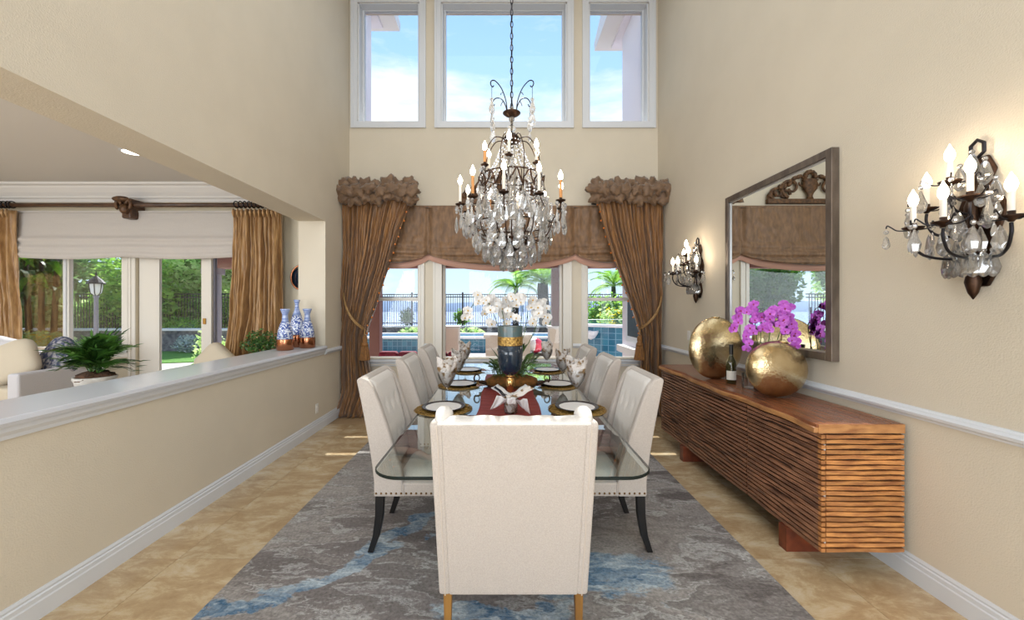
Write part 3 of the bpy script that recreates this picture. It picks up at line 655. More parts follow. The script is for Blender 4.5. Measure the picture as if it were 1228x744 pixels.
tree('dark leafy tree behind the tropical plants', -19.0, 16.6, 2.6, 2.3, M['fol_c2'], 4200, .16, 24)
tree('tall dark green tree behind the lantern', -16.2, 21.4, 4.2, 2.4, M['fol_c2'], 4200, .16, 25)
tree('green tree standing left of the dining windows beyond the fence', -10.0, 21.5, 3.0, 2.3, M['fol_a'], 4600, .15, 26)
tree('dark spreading tree behind the left end of the pool fence', -8.9, 20.6, 2.6, 1.7, M['fol_c2'], 4600, .14, 29)
for k, (x_, lab) in enumerate(((-17.5, 'tall green thicket filling the fence line behind the tropical plants'), (-14.9, 'green thicket behind the lantern post'), (-12.4, 'green thicket behind the iron fence, seen through the glass door'), (-9.9, 'green thicket behind the fence at the right door pane'))):
    bush('garden_thicket', lab, (x_, 15.5, 1.05), (1.6, .6, 1.1), 2600, .12, M['fol_a' if k % 2 else 'fol_b'], seed=50+k)
tree('light green tree at the far left of the pool fence', -12.9, 20.0, 1.8, 1.8, M['fol_b'], 3600, .13, 27)
# tropical big-leaf plants
def bigleaf(L_, W_, bend, n=7):
    mb = MB()
    def fn(u, v):
        t = v; w = W_*math.sin(PI*min(1, t*1.02))**.7*(1-.2*t); x = (u-.5)*2*w
        return (x, L_*t*math.cos(bend*t), L_*t*math.sin(bend*t)*(-1)*.6+L_*.25*math.sin(PI*t)+abs(u-.5)*w*.6)
    mb.grid(fn, 3, n); return mb
def tropic(label, x, y, n, z0, hmin, hmax, L_, W_, seed, m, m2):
    t = thing('tropical_plant', label, 'plant', (x, y, -.06)); rr = random.Random(seed)
    me = bigleaf(L_, W_, 1.0).mesh('leaf', m); me2 = bigleaf(L_, W_, .7).mesh('leaf', m2)
    st = MB()
    for k in range(3): st.tube([(x+(k-1)*.35, y, -.06), (x+(k-1)*.45, y, hmax*.6), (x+(k-1)*.5, y, hmax)], [.09, .07, .04], 7)
    st.build('stem', M['barkmat'], t, smooth=True)
    for i in range(n):
        inst(me if i % 2 else me2, 'leaf', t, (x+rr.uniform(-.7,.7), y+rr.uniform(-.3,.1), rr.uniform(hmin, hmax)), (rr.uniform(-.5,.7), rr.uniform(-.5,.5), rr.uniform(0, 2*PI)), (rr.uniform(.7,1.2),)*3)
tropic('tall tropical plant with broad lime leaves in the far left window', -14.5, 12.55, 34, 0, 1.7, 3.3, .85, .15, 31, M['leaf_lime'], M['leaf'])
# lantern post
lp = thing('lantern_post', 'dark iron garden lantern on a post outside the living room window', 'lamp post', (-11.2, 11, -.06))
X, Y_ = -11.2, 11
MB().lathe([(.14, -.06), (.14, .05), (.07, .12), (.055, .3), (.05, 1.72), (.07, 1.76), (.05, 1.80)], (X, Y_, 0), 14).build('post', M['greypost'], lp, smooth=True)
MB().lathe([(.05, 1.80), (.11, 1.86), (.135, 2.02), (.14, 2.12)], (X, Y_, 0), 10).build('lantern_glass', M['frost'], lp)
MB().lathe([(.21, 2.11), (.20, 2.14), (.12, 2.24), (.05, 2.30), (.02, 2.34), (.03, 2.37), (.005, 2.46)], (X, Y_, 0), 12).build('lantern_cap', M['darkiron'], lp)
me = MB().tube([(.055, 0, 1.80), (.12, 0, 1.88), (.145, 0, 2.12)], .012, 5).mesh('rib', M['darkiron'])
for k in range(6): inst(me, 'rib', lp, (X, Y_, 0), (0, 0, k*PI/3))
# palms
def palm(label, x, y, h, R, n, seed, lean=.1, tr=.16):
    p = thing('palm_tree', label, 'palm', (x, y, -.06)); rr = random.Random(seed)
    pts = [(x+lean*(1-(k/8))**2, y, -.06+h*k/8) for k in range(9)]
    MB().tube(pts, [tr*(1.15-.03*k)*(1+.08*(k % 2)) for k in range(9)], 10).build('trunk', M['barkmat'], p)
    mb = MB(); L_ = 1.0
    mid = lambda t: Vector((0, t*L_, .42*math.sin(t*1.9)-.62*t*t))
    mb.tube([mid(i/8) for i in range(9)], [.014*(1-i/10) for i in range(9)], 4)
    for i in range(1, 26):
        t = .12+.88*i/26; b = mid(t); ln = .36*math.sin(PI*min(1, .12+t*.86))
        for s in (-1, 1):
            e_ = b+Vector((s*ln*.75, ln*.55, -ln*.35)); mb.add([b, b+Vector((0, .03, 0)), e_], [(0, 1, 2)])
    me = mb.mesh('frond', M['fol_a'])
    for i in range(n): inst(me, 'frond', p, (x, y, h-.06), (rr.uniform(-.35, .85), 0, 2*PI*i/n+rr.uniform(-.2,.2)), (R*rr.uniform(.85,1.1),)*3)
palm('palm with a thick trunk behind the white orchids', 1.95, 20, 2.7, 1.75, 26, 41, .25, .28)
palm('palm seen in the right-hand dining window', 5.9, 21.5, 2.6, 1.5, 20, 42, .1, .12)
palm('short palm between the central window and the pool fence', .65, 21.0, 2.5, 1.5, 20, 43, 0, .12)
# covered patio in front of the living room; upper storey wings either side; slatted pergola outside the dining windows
lg = thing('covered_patio', 'rose-brown patio roof on grey posts outside the sliding door', 'patio cover', (-5, 7.8, 0))
MB().box(-5.75, -2.46, YB+WT+.01, 8.0, 2.50, 3.29).build('roof_slab', M['pinkbeam'], lg)
MB().box(-5.75, -2.42, 7.6, 8.0, 2.24, 2.50).build('beam', M['pinkbeam'], lg)
for x, m_ in ((-5.66, M['greypost']), (-2.49, M['pinkbeam'])):
    MB().box(x-.10, x+.10, 7.7, 7.9, -.02, 2.24).build('post', m_, lg, bevel=.01); MB().box(x-.14, x+.14, 7.66, 7.94, 2.12, 2.24).build('post_cap', m_, lg)
def wing(s, xi, name):
    w = MB(); ze = 7.02 if s < 0 else 6.62
    xo = s*4.4
    w.box(min(xi, xo), max(xi, xo), YB+WT, 7.62, 3.3 if s < 0 else -.02, ze); o = w.build(name, M['stucco']); tag(o, kind='structure')
    MB().box(min(xi-s*.12, xo), max(xi-s*.12, xo), YB+WT, 7.95, ze, ze+.06).build('eave_soffit', M['stucco'], o)
    MB().prism([(YB+WT, ze+.06), (8.10, ze+.05), (8.16, ze+.22), (YB+WT, ze+.9)], 'x', min(xi-s*.42, xo), max(xi-s*.42, xo)).build('eave_roof', M['coping'], o)
    return o
wing(-1, -2.52, 'wall_wing_left'); wr = wing(1, 2.26, 'wall_wing_right')
MB().box(2.245, 2.262, 6.45, 7.35, .86, 1.95).build('wing_window_casing', M['trim'], wr, bevel=.004)
MB().box(2.238, 2.25, 6.56, 7.24, .97, 1.84).build('wing_window_pane', M['glassedge'], wr)
MB().box(2.15, 2.262, YB+WT, 7.62, .66, .78).build('wing_ledge', M['coping'], wr)
pg = thing('slatted_pergola', 'timber pergola with close slats on brown columns outside the dining windows', 'pergola', (0, 7.2, 0))
for x in (-2.3, -1.09, 0, 1.09, 2.14): MB().box(x-.05, x+.05, YB+WT+.02, 8.35, 2.42, 2.56).build('rafter', M['browncol'], pg)
MB().box(-2.38, 2.22, 8.08, 8.3, 2.28, 2.42).build('beam', M['pinkbeam'], pg)
me = MB().box(-2.34, 2.18, -.07, .07, 0, .03).mesh('slat', M['pinkbeam'])
y = YB+WT+.10; k = 0
while y < 8.3:
    inst(me, 'slat', pg, (0, y, 2.56)); y += .158 if k % 3 else .215; k += 1
MB().box(.98, 1.2, 8.1, 8.3, 1.10, 2.28).build('column', M['browncol'], pg, bevel=.008)
for x in (-1.08, 1.09):
    MB().box(x-.17, x+.17, 8.03, 8.37, -.02, 1.05).build('pedestal', M['tanstucco'], pg); MB().box(x-.2, x+.2, 8.0, 8.4, 1.05, 1.10).build('pedestal_cap', M['coping'], pg)
pb = thing('planter_block', 'low tan stucco planter outside the central window behind the orchids', 'planter', (.1, 8.6, 0))
MB().box(-.38, .56, 8.4, 8.9, -.02, .84).build('planter_body', M['tanstucco'], pb); MB().box(-.42, .60, 8.36, 8.94, .84, .90).build('planter_cap', M['tanstucco'], pb)
def outsofa(x0, x1, label):
    o = thing('patio_sofa', label, 'outdoor sofa', ((x0+x1)/2, 7.0, 0))
    MB().box(x0, x1, 6.75, 7.35, -.02, .40).build('base', M['rattan'], o, bevel=.02); MB().box(x0+.06, x1-.05, 6.9, 7.3, .40, .55).build('seat_cushion', M['maroon'], o, bevel=.03)
    n = 2
    for k in range(n):
        a = x0+.05+(x1-x0-.1)*k/n; MB().box(a, a+(x1-x0-.1)/n-.01, 6.78, 6.95, .42, .73).build('back_cushion', M['maroon'], o, bevel=.05, seg=3)
outsofa(-2.18, -1.42, 'maroon-cushioned patio sofa below the left dining window')
outsofa(-1.36, -.55, 'maroon-cushioned patio sofa below the central window')
b = thing('beach_ball', 'pink and white beach ball on the patio behind the orchid leaves', 'ball', (.72, 9.0, 0))
MB().ball((.72, 9.0, .62), .17, 16, 10).build('ball_panel', M['maroon'] if 0 else mat('pink_vinyl', (226, 70, 96), .3), b, smooth=True)
MB().ball((.665, 8.985, .63), (.12, .17, .16), 12, 8).build('white_panel', M['plate'], b, smooth=True)
MB().box(.5, .95, 8.8, 9.2, -.02, .45).build('stand', M['rattan'], b, bevel=.02)
# ================================================================== RUG, TABLE, CHAIRS
rug = MB().box(-1.492, 1.488, .95, 4.9, .0008, .013).build('area_rug', M['rug'], at=(0, 0, 0), bevel=.004); tag(rug, 'large grey and blue marbled rug under the dining table', 'rug')
RZ = .0135
# ---- dining table
TX, TZ = .04, .761
tb = thing('dining_table', 'long rectangular clear glass dining table with rounded corners', 'table', (TX, 3.5, RZ))
def rrect(x0, x1, y0, y1, r, n=8):
    p = []
    for cx, cy, a0 in ((x1-r, y1-r, 0), (x0+r, y1-r, 90), (x0+r, y0+r, 180), (x1-r, y0+r, 270)):
        for k in range(n+1):
            a = math.radians(a0+90*k/n); p.append((cx+r*math.cos(a), cy+r*math.sin(a)))
    return p
pin = rrect(TX-.636, TX+.636, 1.754, 5.196, .136); pout = rrect(TX-.64, TX+.64, 1.75, 5.2, .14); n = len(pin)
mb = MB(); mb.add([(x, y, TZ) for x, y in pin], [tuple(range(n))]); mb.build('glass_top', M['tableglass'], tb)
mb = MB(); vs = [(x, y, TZ) for x, y in pin]+[(x, y, TZ-.003) for x, y in pout]+[(x, y, TZ-.0125) for x, y in pout]+[(x, y, TZ-.0155) for x, y in pin]
mb.add(vs, [(a*n+i, a*n+(i+1) % n, (a+1)*n+(i+1) % n, (a+1)*n+i) for a in range(3) for i in range(n)]); mb.build('polished_edge', M['glassedge'], tb)
for y in (2.75, 4.35):
    pr = [(.21, 0), (.21, .05), (.16, .07), (.10, .16), (.085, .3), (.12, .48), (.16, .60), (.20, .68), (.22, .742-RZ)]
    MB().lathe([(r, z+RZ) for r, z in pr], (TX, y, 0), 24, sx=.95, sy=1.2).build('pedestal', M['oakleg'], tb, smooth=True, bevel=0)

# ---- chairs
def chair(name, label, W, H, zb, zs, depth, lean, leg_m, host=False):
    """local frame: seat opens towards +X, outer back near x=0; origin on the floor"""
    t = thing(name, label, 'chair', (0, 0, 0)); hw = W/2; lm = M['linen']
    def ox(z): # outer back surface leans outwards
        return -lean*(z-zb)/(H-zb) if host else -lean*max(0, (z-.45)/(H-.45))**1.25
    # back panel (outer shell)
    def shell(mb, y0, y1, d0, d1, zl, zh, nz=10):
        pass
    zsn = [zb+(H-zb)*k/12 for k in range(13)]
    thick = lambda z: (.055 if not host else .075)+.03*max(0, 1-(z-zs)/(H-zs)) if z > zs else .085
    poly = [(ox(z), z) for z in zsn]; inner = [(ox(z)+thick(z), z) for z in zsn]
    rim = [(ox(H)+.012, H+.012), (ox(H)+thick(H)*.6, H+.010)]
    pp = poly+rim+inner[::-1]
    mb = MB(); n = len(pp)
    a = -hw+.045; b = hw-.045
    vs = [(x, a, z) for x, z in pp]+[(x, b, z) for x, z in pp]
    mb.add(vs, [(i, (i+1) % n, n+(i+1) % n, n+i) for i in range(n)]+[tuple(range(n))[::-1], tuple(range(n, 2*n))])
    mb.build('backrest', lm, t, bevel=.006)
    # tufted pad on the inner side
    rows, cols = (3, 4) if not host else (3, 5)
    def pad(u, v):
        y = (u-.5)*2*(hw-.052); z = zs-.02+(H-zs+.02)*v
        d = .0
        if 0 < v < 1:
            d = .026-.016*math.exp(-(((u*cols-round(u*cols))/.16)**2+((v*rows-round(v*rows))/.16)**2))*(0 < round(u*cols) < cols and 0 < round(v*rows) < rows)
            d *= min(1, u*14, (1-u)*14)**.5
        roll = .012*math.sin(PI*v) ; e_ = 0 if v < .98 else -.02
        if host and v > .9: d += .012*abs(math.sin(PI*u*cols))
        return (ox(z)+thick(z)+d+roll+e_, y, z+(0.006 if v > .98 else 0)+(.012*abs(math.sin(PI*u*cols)) if host and v > .93 else 0))
    mb = MB(); mb.grid(pad, 33, 25); mb.build('tufted_pad', M['linen_lit'], t, smooth=True)
    if host:   # scalloped puffy top rail
        def toproll(u, v):
            y = (u-.5)*2*(hw-.03); a_ = 2*PI*v; sc = .012+.007*abs(math.sin(PI*u*cols))
            return (ox(H)+.055+.055*math.cos(a_), y, H+.004+sc*math.sin(a_))
        mb = MB(); mb.grid(toproll, 41, 12, cv=True); mb.build('top_roll', M['linen_lit'], t, smooth=True)
    bt = MB()
    for i in range(1, cols):
        for j in range(1, rows+0):
            z = zs-.02+(H-zs+.02)*j/rows; bt.ball((ox(z)+thick(z)+.016, (i/cols-.5)*2*(hw-.052), z), .009, 8, 5)
    tag(bt.build('button', M['linen_lit'], t, smooth=True), kind='stuff')
    # side wings: scooped front edge
    def wingx(z):
        f = (z-zs)/(H-zs)
        if f < 0: return .175
        pts = [(0, .18), (.2, .155), (.55, .125), (.8, .105), (.93, .085), (1, .062)] if not host else [(0, .26), (.2, .24), (.6, .225), (.85, .21), (.95, .19), (1, .15)]
        for (f0, a0), (f1, a1) in zip(pts, pts[1:]):
            if f <= f1: return a0+(a1-a0)*(f-f0)/(f1-f0)
        return pts[-1][1]
    zz = [zb+(H-zb)*k/16 for k in range(17)]
    for s in (-1, 1):
        y0, y1 = sorted((s*hw, s*(hw-.05)))
        poly = [(ox(z)-.001, z) for z in zz]+[(ox(z)+wingx(z), z) for z in zz[::-1]]
        poly.insert(17, (ox(H)+.02, H+.014))
        mb = MB(); n = len(poly); vs = [(x, y0, z) for x, z in poly]+[(x, y1, z) for x, z in poly]
        mb.add(vs, [(i, (i+1) % n, n+(i+1) % n, n+i) for i in range(n)]+[tuple(range(n))[::-1], tuple(range(n, 2*n))])
        mb.build('wing', lm, t, bevel=.016, seg=3)
    if host:
        for s in (-1, 1):
            pts = [(ox(H)+.02+.15*k/8, s*(hw-.036-.008*math.sin(PI*k/8)), H-.002+.022*math.sin(PI*(k+1.2)/10)) for k in range(9)]
            MB().tube(pts, [.012, .022, .029, .033, .035, .035, .032, .026, .012], 12).build('wing_roll', M['linen_lit'], t, smooth=True)
    # seat box + cushion
    MB().box(.05, depth, -hw+.004, hw-.004, zb, zs-.055).build('seat_base', lm, t, bevel=.012)
    def cush(u, v):
        a_ = u*2*PI; ex = .28
        cx = (depth+.14)/2; rx = (depth-.14)/2+.012; ry = hw-.052
        r_ = v if v < 1 else 1
        c, s_ = math.cos(a_), math.sin(a_); q = (abs(c)**6+abs(s_)**6)**(-1/6)
        k = min(1, v*1.25) if v < .8 else 1; dz = .05*(1-(min(v, .8)/.8)**4)**.5 if v < .8 else -.06*(v-.8)/.2
        return (cx+rx*c*q*k, ry*s_*q*k, zs-.045+dz)
    mb = MB(); mb.grid(cush, 36, 12, cu=True); mb.build('seat_cushion', M['linen_lit'], t, smooth=True)
    # nailheads round the lower edge
    nb = MB(); sp = .030; zn = zb+.022
    def nail(c, nx, ny):
        nb.ball(c, (.0075 if not nx else .004, .0075 if not ny else .004, .0075), 6, 4)
    x = .015
    while x < depth-.01:
        nail((x, -hw-.0005, zn), 0, 1); nail((x, hw+.0005, zn), 0, 1); x += sp
    y = -hw+.03
    while y < hw-.02: nail((depth+.0005, y, zn), 1, 0); y += sp
    if not host: tag(nb.build('nailhead_trim', M['nail'], t, smooth=True), kind='stuff')
    # piping
    pm = MB()
    for s in (-1, 1):
        pm = MB()
        if host: pm.tube([(ox(z)-.0015, s*(hw-.028-.0015*math.sin(z*22)), z) for z in zz], .0028, 5)
        else: pm.tube([(.178, s*(hw+.0), z) for z in (zb+.005, zs-.06)], .003, 4)
        pm.build('piping', M['piping'], t)
    # legs
    for s in (-1, 1):
        yy = s*(hw-.035)
        if not host:
            mb = MB(); st = [(.030, zb+.01, .025), (.026, zb*.66, .024), (.008, zb*.33, .0205), (-.028, RZ+.001, .0175)]
            vs = []
            for x, z, h in st: vs += [(x-h, yy-h*.8, z), (x+h, yy-h*.8, z), (x+h, yy+h*.8, z), (x-h, yy+h*.8, z)]
            fs = [(4*k+i, 4*k+(i+1) % 4, 4*k+4+(i+1) % 4, 4*k+4+i) for k in range(3) for i in range(4)]+[(3,2,1,0), (12,13,14,15)]
            mb.add(vs, fs).build('leg', leg_m, t, bevel=.003)
        else:
            mb = MB(); vs = [];
            for x, z, h in [(.035, zb+.01, .019), (.03, RZ+.001, .013)]: vs += [(x-h, yy-h, z), (x+h, yy-h, z), (x+h, yy+h, z), (x-h, yy+h, z)]
            mb.add(vs, [(i, (i+1) % 4, 4+(i+1) % 4, 4+i) for i in range(4)]+[(3,2,1,0), (4,5,6,7)]).build('leg', leg_m, t, bevel=.003)
        xf = depth-.045; mb = MB(); vs = []
        for x, z, h in [(xf, zb+.01, .023), (xf, RZ+.001, .014)]: vs += [(x-h, yy-h, z), (x+h, yy-h, z), (x+h, yy+h, z), (x-h, yy+h, z)]
        mb.add(vs, [(i, (i+1) % 4, 4+(i+1) % 4, 4+i) for i in range(4)]+[(3,2,1,0), (4,5,6,7)]).build('leg', leg_m, t, bevel=.003)
    if host:
        for ch_ in CH[t.name]:
            if ch_.name.startswith('leg'): continue
            for v in ch_.data.vertices: v.co.y *= 1+.05*(v.co.z-zb)/(H-zb)
    return t
hc = chair('host_chair', 'large linen wing chair in the foreground, seen from behind, with gilded wooden legs', .648, 1.03, .25, .50, .60, .14, M['oakleg'], host=True)
move(hc, (.0425, 1.742, 0), PI/2)
GR = 'dining chairs along the glass table'
c0 = chair('dining_chair', 'linen wing dining chair on the left side of the table, nearest the camera', .53, 1.065, .362, .50, .58, .105, M['blackwood'])
c0['group'] = GR; move(c0, (-.78, 2.665, 0))
ordn = ['nearest the camera', 'middle of the three', 'farthest, beside the left drape']
ordr = ['nearest the camera', 'middle of the three', 'farthest, beside the right drape']
for i, y in enumerate((2.665, 3.52, 4.375)):
    if i:
        c = copy_tree(c0); c['label'] = 'linen wing dining chair on the left side of the table, '+ordn[i]; move(c, (-.78, y, 0))
    c = copy_tree(c0); c['label'] = 'linen wing dining chair on the right side of the table, '+ordr[i]; move(c, (.86, y, 0), PI)

# ================================================================== TABLE SETTING
rn = MB()
rn.grid(lambda u, v: (TX-.002+(u-.5)*.445+.006*math.sin(v*19), 2.0+2.35*v, TZ+.0035+.0012*math.sin(v*160+3*fbm(u*3, v*9))+.001*math.sin(u*25)), 15, 150)
rno = rn.build('table_runner', M['runner'], smooth=True, solid=.002); tag(rno, 'brick red table runner down the middle of the glass table', 'runner')
SETS = [(-.435, 2.9, 'left side nearest'), (.53, 2.9, 'right side nearest'), (-.41, 3.77, 'left side middle'), (.505, 3.77, 'right side middle'), (-.41, 4.6, 'left side farthest'), (.50, 4.6, 'right side farthest')]
SETL = {'left side nearest': 'on the left, nearest the foreground chair', 'right side nearest': 'on the right, nearest the foreground chair', 'left side middle': 'in the middle of the left side', 'right side middle': 'in the middle of the right side', 'left side farthest': 'on the left, farthest towards the windows', 'right side farthest': 'on the right, farthest towards the windows'}
# placemat: woven open rosette
pm0 = thing('placemat', 'x', 'placemat', (0, 0, 0), 'woven gold placemats')
mb = MB()
for k in range(22):   # looping strands
    a0 = 2*PI*k/22
    pts = []
    for j in range(25):
        q = j/24*2*PI; r = .125+.082*math.cos(q); a = a0+.55*math.sin(q)
        pts.append((r*math.cos(a), r*math.sin(a), .004+.0025*math.sin(q*2+k)))
    mb.tube(pts, .0032, 4, closed=False)
tag(mb.build('woven_strands', M['goldmat'], pm0), kind='stuff')
MB().lathe([(.195, 0), (.197, .0025)], (0, 0, 0), 32).build('mat_base', M['goldmat'], pm0)
pt0 = thing('dinner_plate', 'x', 'plate', (0, 0, 0), 'dark-rimmed dinner plates')
MB().lathe([(.09, 0), (.10, .002), (.155, .014), (.157, .017), (.150, .017), (.122, .010)], (0, 0, 0), 40, cap=False).build('rim', M['plate_rim'], pt0, smooth=True)
MB().lathe([(.001, .0072), (.085, .0075), (.124, .0112), (.128, .0116)], (0, 0, 0), 40, cap=False).build('well', M['plate'], pt0, smooth=True)
gb0 = thing('goblet', 'x', 'glass', (0, 0, 0), 'goblets stuffed with napkins')
MB().lathe([(.038, 0), (.037, .002), (.012, .006), (.005, .012), (.0042, .09), (.006, .10), (.012, .106)], (0, 0, 0), 20).build('stem', M['thinglass'], gb0, smooth=True)
MB().grid(lambda u, v: ((.010+.050*math.sin(min(1, v*1.1)*PI/2)**.8-.006*max(0, v-.8)/.2)*math.cos(2*PI*u), (.010+.050*math.sin(min(1, v*1.1)*PI/2)**.8-.006*max(0, v-.8)/.2)*math.sin(2*PI*u), .105+.125*v), 22, 10, cu=True).build('bowl', M['thinglass'], gb0, smooth=True)
def napkin_form(sd):
    mb = MB()
    def fn(u, v):
        a = 2*PI*u; b = .008+.046*math.sin(min(1, v*1.5)*PI/2)+max(0, v-.62)*.018
        r = b*(1+.09*math.sin(a*5+v*3+sd)+.06*math.sin(a*9-v*8+sd*2))
        zz = .108+.125*min(1, v/.62)+max(0, v-.62)*.16*(1+.45*math.sin(a*2+sd))
        return (r*math.cos(a), r*math.sin(a)*.9, zz)
    mb.grid(fn, 44, 20, cu=True)
    def fold(u, v):   # folded tongue standing in the middle
        a = (u-.5)*PI*1.1+sd*.2; r = .045*(1-.45*v)+.008*math.sin(v*9+sd)
        return (r*math.sin(a)*1.15, r*math.cos(a)*.5-.02+.03*v, .22+.085*v*math.cos(a*.75)+.01*math.sin(u*14))
    mb.grid(fold, 20, 12); return mb
npk0 = napkin_form(1.0).build('napkin', M['napkin'], smooth=True, solid=.0025); tag(npk0, 'x', 'napkin', 'napkins standing in goblets')
npk0['category'] = 'napkin'
npm = [npk0.data]+[napkin_form(s).mesh('napkin', M['napkin'], True) for s in (2.3, 3.7, 5.1, 6.6, 8.2)]
gl = [(-.44, 3.10, 1.12), (.565, 3.10, 1.12), (-.44, 3.90, 1.05), (.575, 3.90, 1.05), (-.455, 4.72, 1.05), (.51, 4.72, 1.05)]
for i, (x, y, w) in enumerate(SETS):
    q = pm0 if i == 0 else copy_tree(pm0); q['label'] = 'round woven gold placemat '+SETL[w]; move(q, (x, y-.01, TZ+.001), i*.7)
    q = pt0 if i == 0 else copy_tree(pt0); q['label'] = 'round pale plate with a dark rim '+SETL[w]; move(q, (x, y, TZ+.009))
    gx, gy, gs = gl[i]
    q = gb0 if i == 0 else copy_tree(gb0); q['label'] = 'stemmed clear goblet holding a napkin '+SETL[w]; q.location = (gx, gy, TZ+.001 if i > 1 else TZ+.001); q.scale = (gs*1.08, gs*1.08, gs)
    nk = npk0 if i == 0 else link_copy(npk0); nk.data = npm[i]; nk['label'] = 'ivory and gold napkin fanned out of the goblet '+SETL[w]; nk.location = (gx, gy, TZ+.001); nk.scale = (gs*1.12, gs*1.12, gs); nk.rotation_euler = (0, 0, (0.3, -.4, .9, -1.1, 2, -2)[i])
# small scalloped glass plates
sg0 = thing('glass_side_plate', 'x', 'plate', (0, 0, 0), 'clear scalloped glass plates')
MB().grid(lambda u, v: ((.02+.08*v)*(1+.05*v*math.cos(u*2*PI*14))*math.cos(2*PI*u), (.02+.08*v)*(1+.05*v*math.cos(u*2*PI*14))*math.sin(2*PI*u), .003+.012*v*v), 84, 5, cu=True).build('fluted_rim', M['thinglass'], sg0, smooth=True)
MB().lathe([(.03, 0), (.032, .003)], (0, 0, 0), 24).build('foot', M['thinglass'], sg0)
for i, (x, y, l) in enumerate(((-.245, 3.66, 'left of the runner, beside the middle plate'), (.335, 3.66, 'right of the runner, beside the middle plate'), (-.24, 4.5, 'left of the flowers, by the farthest plate'), (.34, 4.45, 'right of the flowers, by the farthest plate'))):
    q = sg0 if i == 0 else copy_tree(sg0); q['label'] = 'small clear fluted glass plate '+l; move(q, (x, y, TZ+.002))
# hurricane candle holder
cx, cy = .052, 3.2
hv = thing('hurricane_vase', 'tall navy and teal glass hurricane with a gold band on a gold foot', 'vase', (cx, cy, TZ))
zc = lambda y: 1.51-(y-367)*cy/F
rv = .0995
MB().lathe([(.02, zc(450)), (.05, zc(448.5)), (.082, zc(443)), (rv-.003, zc(434)), (rv, zc(425)), (rv, zc(413))], (cx, cy, 0), 36).build('navy_bowl', M['navy'], hv, smooth=True)
MB().lathe([(rv+.001, zc(414)), (rv+.002, zc(413.6)), (rv+.002, zc(404)), (rv+.001, zc(403.6))], (cx, cy, 0), 36).build('gold_band', M['goldband'], hv)
mb = MB(); mb.grid(lambda u, v: (cx+rv*math.cos(2*PI*u)*(1 if v < .6 else .95), cy+rv*math.sin(2*PI*u)*(1 if v < .6 else .95), zc(404)+(zc(388.3)-zc(404))*min(v/.5, 1) if v < .6 else zc(391)), 36, 6, cu=True)
mb.build('teal_collar', M['teal'], hv, smooth=False)
MB().lathe([(.085, zc(399)), (.085, zc(392))], (cx, cy, 0), 24).build('candle_wax', M['candle'], hv)
MB().lathe([(.062, TZ+.004), (.066, TZ+.008), (.05, TZ+.016), (.018, TZ+.03), (.014, TZ+.05), (.030, zc(462)-.018), (.036, zc(459.5)), (.030, zc(457)+.018), (.016, zc(452.5)), (.034, zc(451.5)), (.036, zc(450))], (cx, cy, 0), 28).build('gold_foot', mat('polished_gold', (214, 170, 110), .2, metal=1), hv, smooth=True)
# centre napkin in a crystal tumbler
tmb = thing('crystal_tumbler', 'crystal tumbler in the middle of the runner just behind the foreground chair', 'glass', (.05, 2.78, TZ))
MB().lathe([(.040, .006), (.046, .02), (.050, .09), (.0505, .105), (.046, .105), (.042, .02)], (.05, 2.78, TZ), 16, tw=.5).build('cut_body', M['thinglass'], tmb)
mb = MB()
def core(u, v):
    a = 2*PI*u; r = (.036+.010*v)*(1+.15*math.sin(a*6+v*9)); 
    return (.05+r*math.cos(a), 2.78+r*math.sin(a), TZ+.012+.125*v)
mb.grid(core, 40, 10, cu=True)
P = lambda x, y, Y=2.78: PX(x, y, Y)
nkc = mb.build('bow_napkin', M['napkin'], smooth=True, solid=.002, at=(.05, 2.78, TZ)); tag(nkc, 'striped napkin tied like a bow standing in the centre tumbler', 'napkin')
def flap(p0, p1, p2, p3, m, nm, th=.006, wv=.008):
    mb = MB()
    def fn(u, v):
        a = p0.lerp(p1, u); b = p3.lerp(p2, u); q = a.lerp(b, v); return q+Vector((0, wv*math.sin(u*9+v*5), wv*.5*math.sin(u*12)))
    mb.grid(fn, 14, 8); return mb.build(nm, m, nkc, smooth=True, solid=th)
flap(P(612,481), P(589,465,2.74), P(597,461,2.86), P(616,476,2.8), M['ribbon'], 'left_loop')
flap(P(609,479,2.76), P(592,464.5,2.73), P(594,463,2.75), P(611,477,2.77), M['plate_rim'], 'grey_stripe', .003, .008)
flap(P(616,482,2.74), P(636,464,2.72), P(630,461,2.84), P(611,475,2.82), M['ribbon'], 'right_loop')
flap(P(617,480,2.72), P(641,466,2.70), P(634,462.5,2.74), P(614,474,2.76), M['napkin'], 'gold_printed_fold', .005)
flap(P(612,480,2.73), P(596,474,2.71), P(588,491,2.72), P(592,490,2.72), M['ribbon'], 'hanging_ribbon', .004)
flap(P(618,481,2.73), P(632,478,2.71), P(636,497,2.73), P(627,490,2.75), M['ribbon'], 'hanging_ribbon', .004)
flap(P(608,478,2.70), P(618,477,2.69), P(619,484,2.70), P(609,485,2.70), M['ribbon'], 'knot', .02, .003)

# ================================================================== ORCHIDS
def petal_mesh(name, m, s=1.0, center=None):
    mb = MB()
    def petal(ang, ln, wd, cup=.18, mi=0):
        def fn(u, v):
            w = wd*math.sin(PI*min(.999, v*.93+.05))**.6; x = (u-.5)*2*w; y = ln*v
            z = cup*ln*v*v*.5-abs(u-.5)*w*.5+.004
            c, s_ = math.cos(ang), math.sin(ang); return Vector((x*c-y*s_, x*s_+y*c, z))*s
        mb.grid(fn, 4, 5, mi=mi)
    for k in (0, 2*PI/3*1.08, -2*PI/3*1.08): petal(k, .034, .013)
    for k in (PI/2-.25, -PI/2+.25): petal(k, .038, .024)
    mb.ball((0, -.004*s, .006*s), (.006*s, .008*s, .006*s), 6, 4, mi=1)
    return mb.mesh(name, [m, center], True)
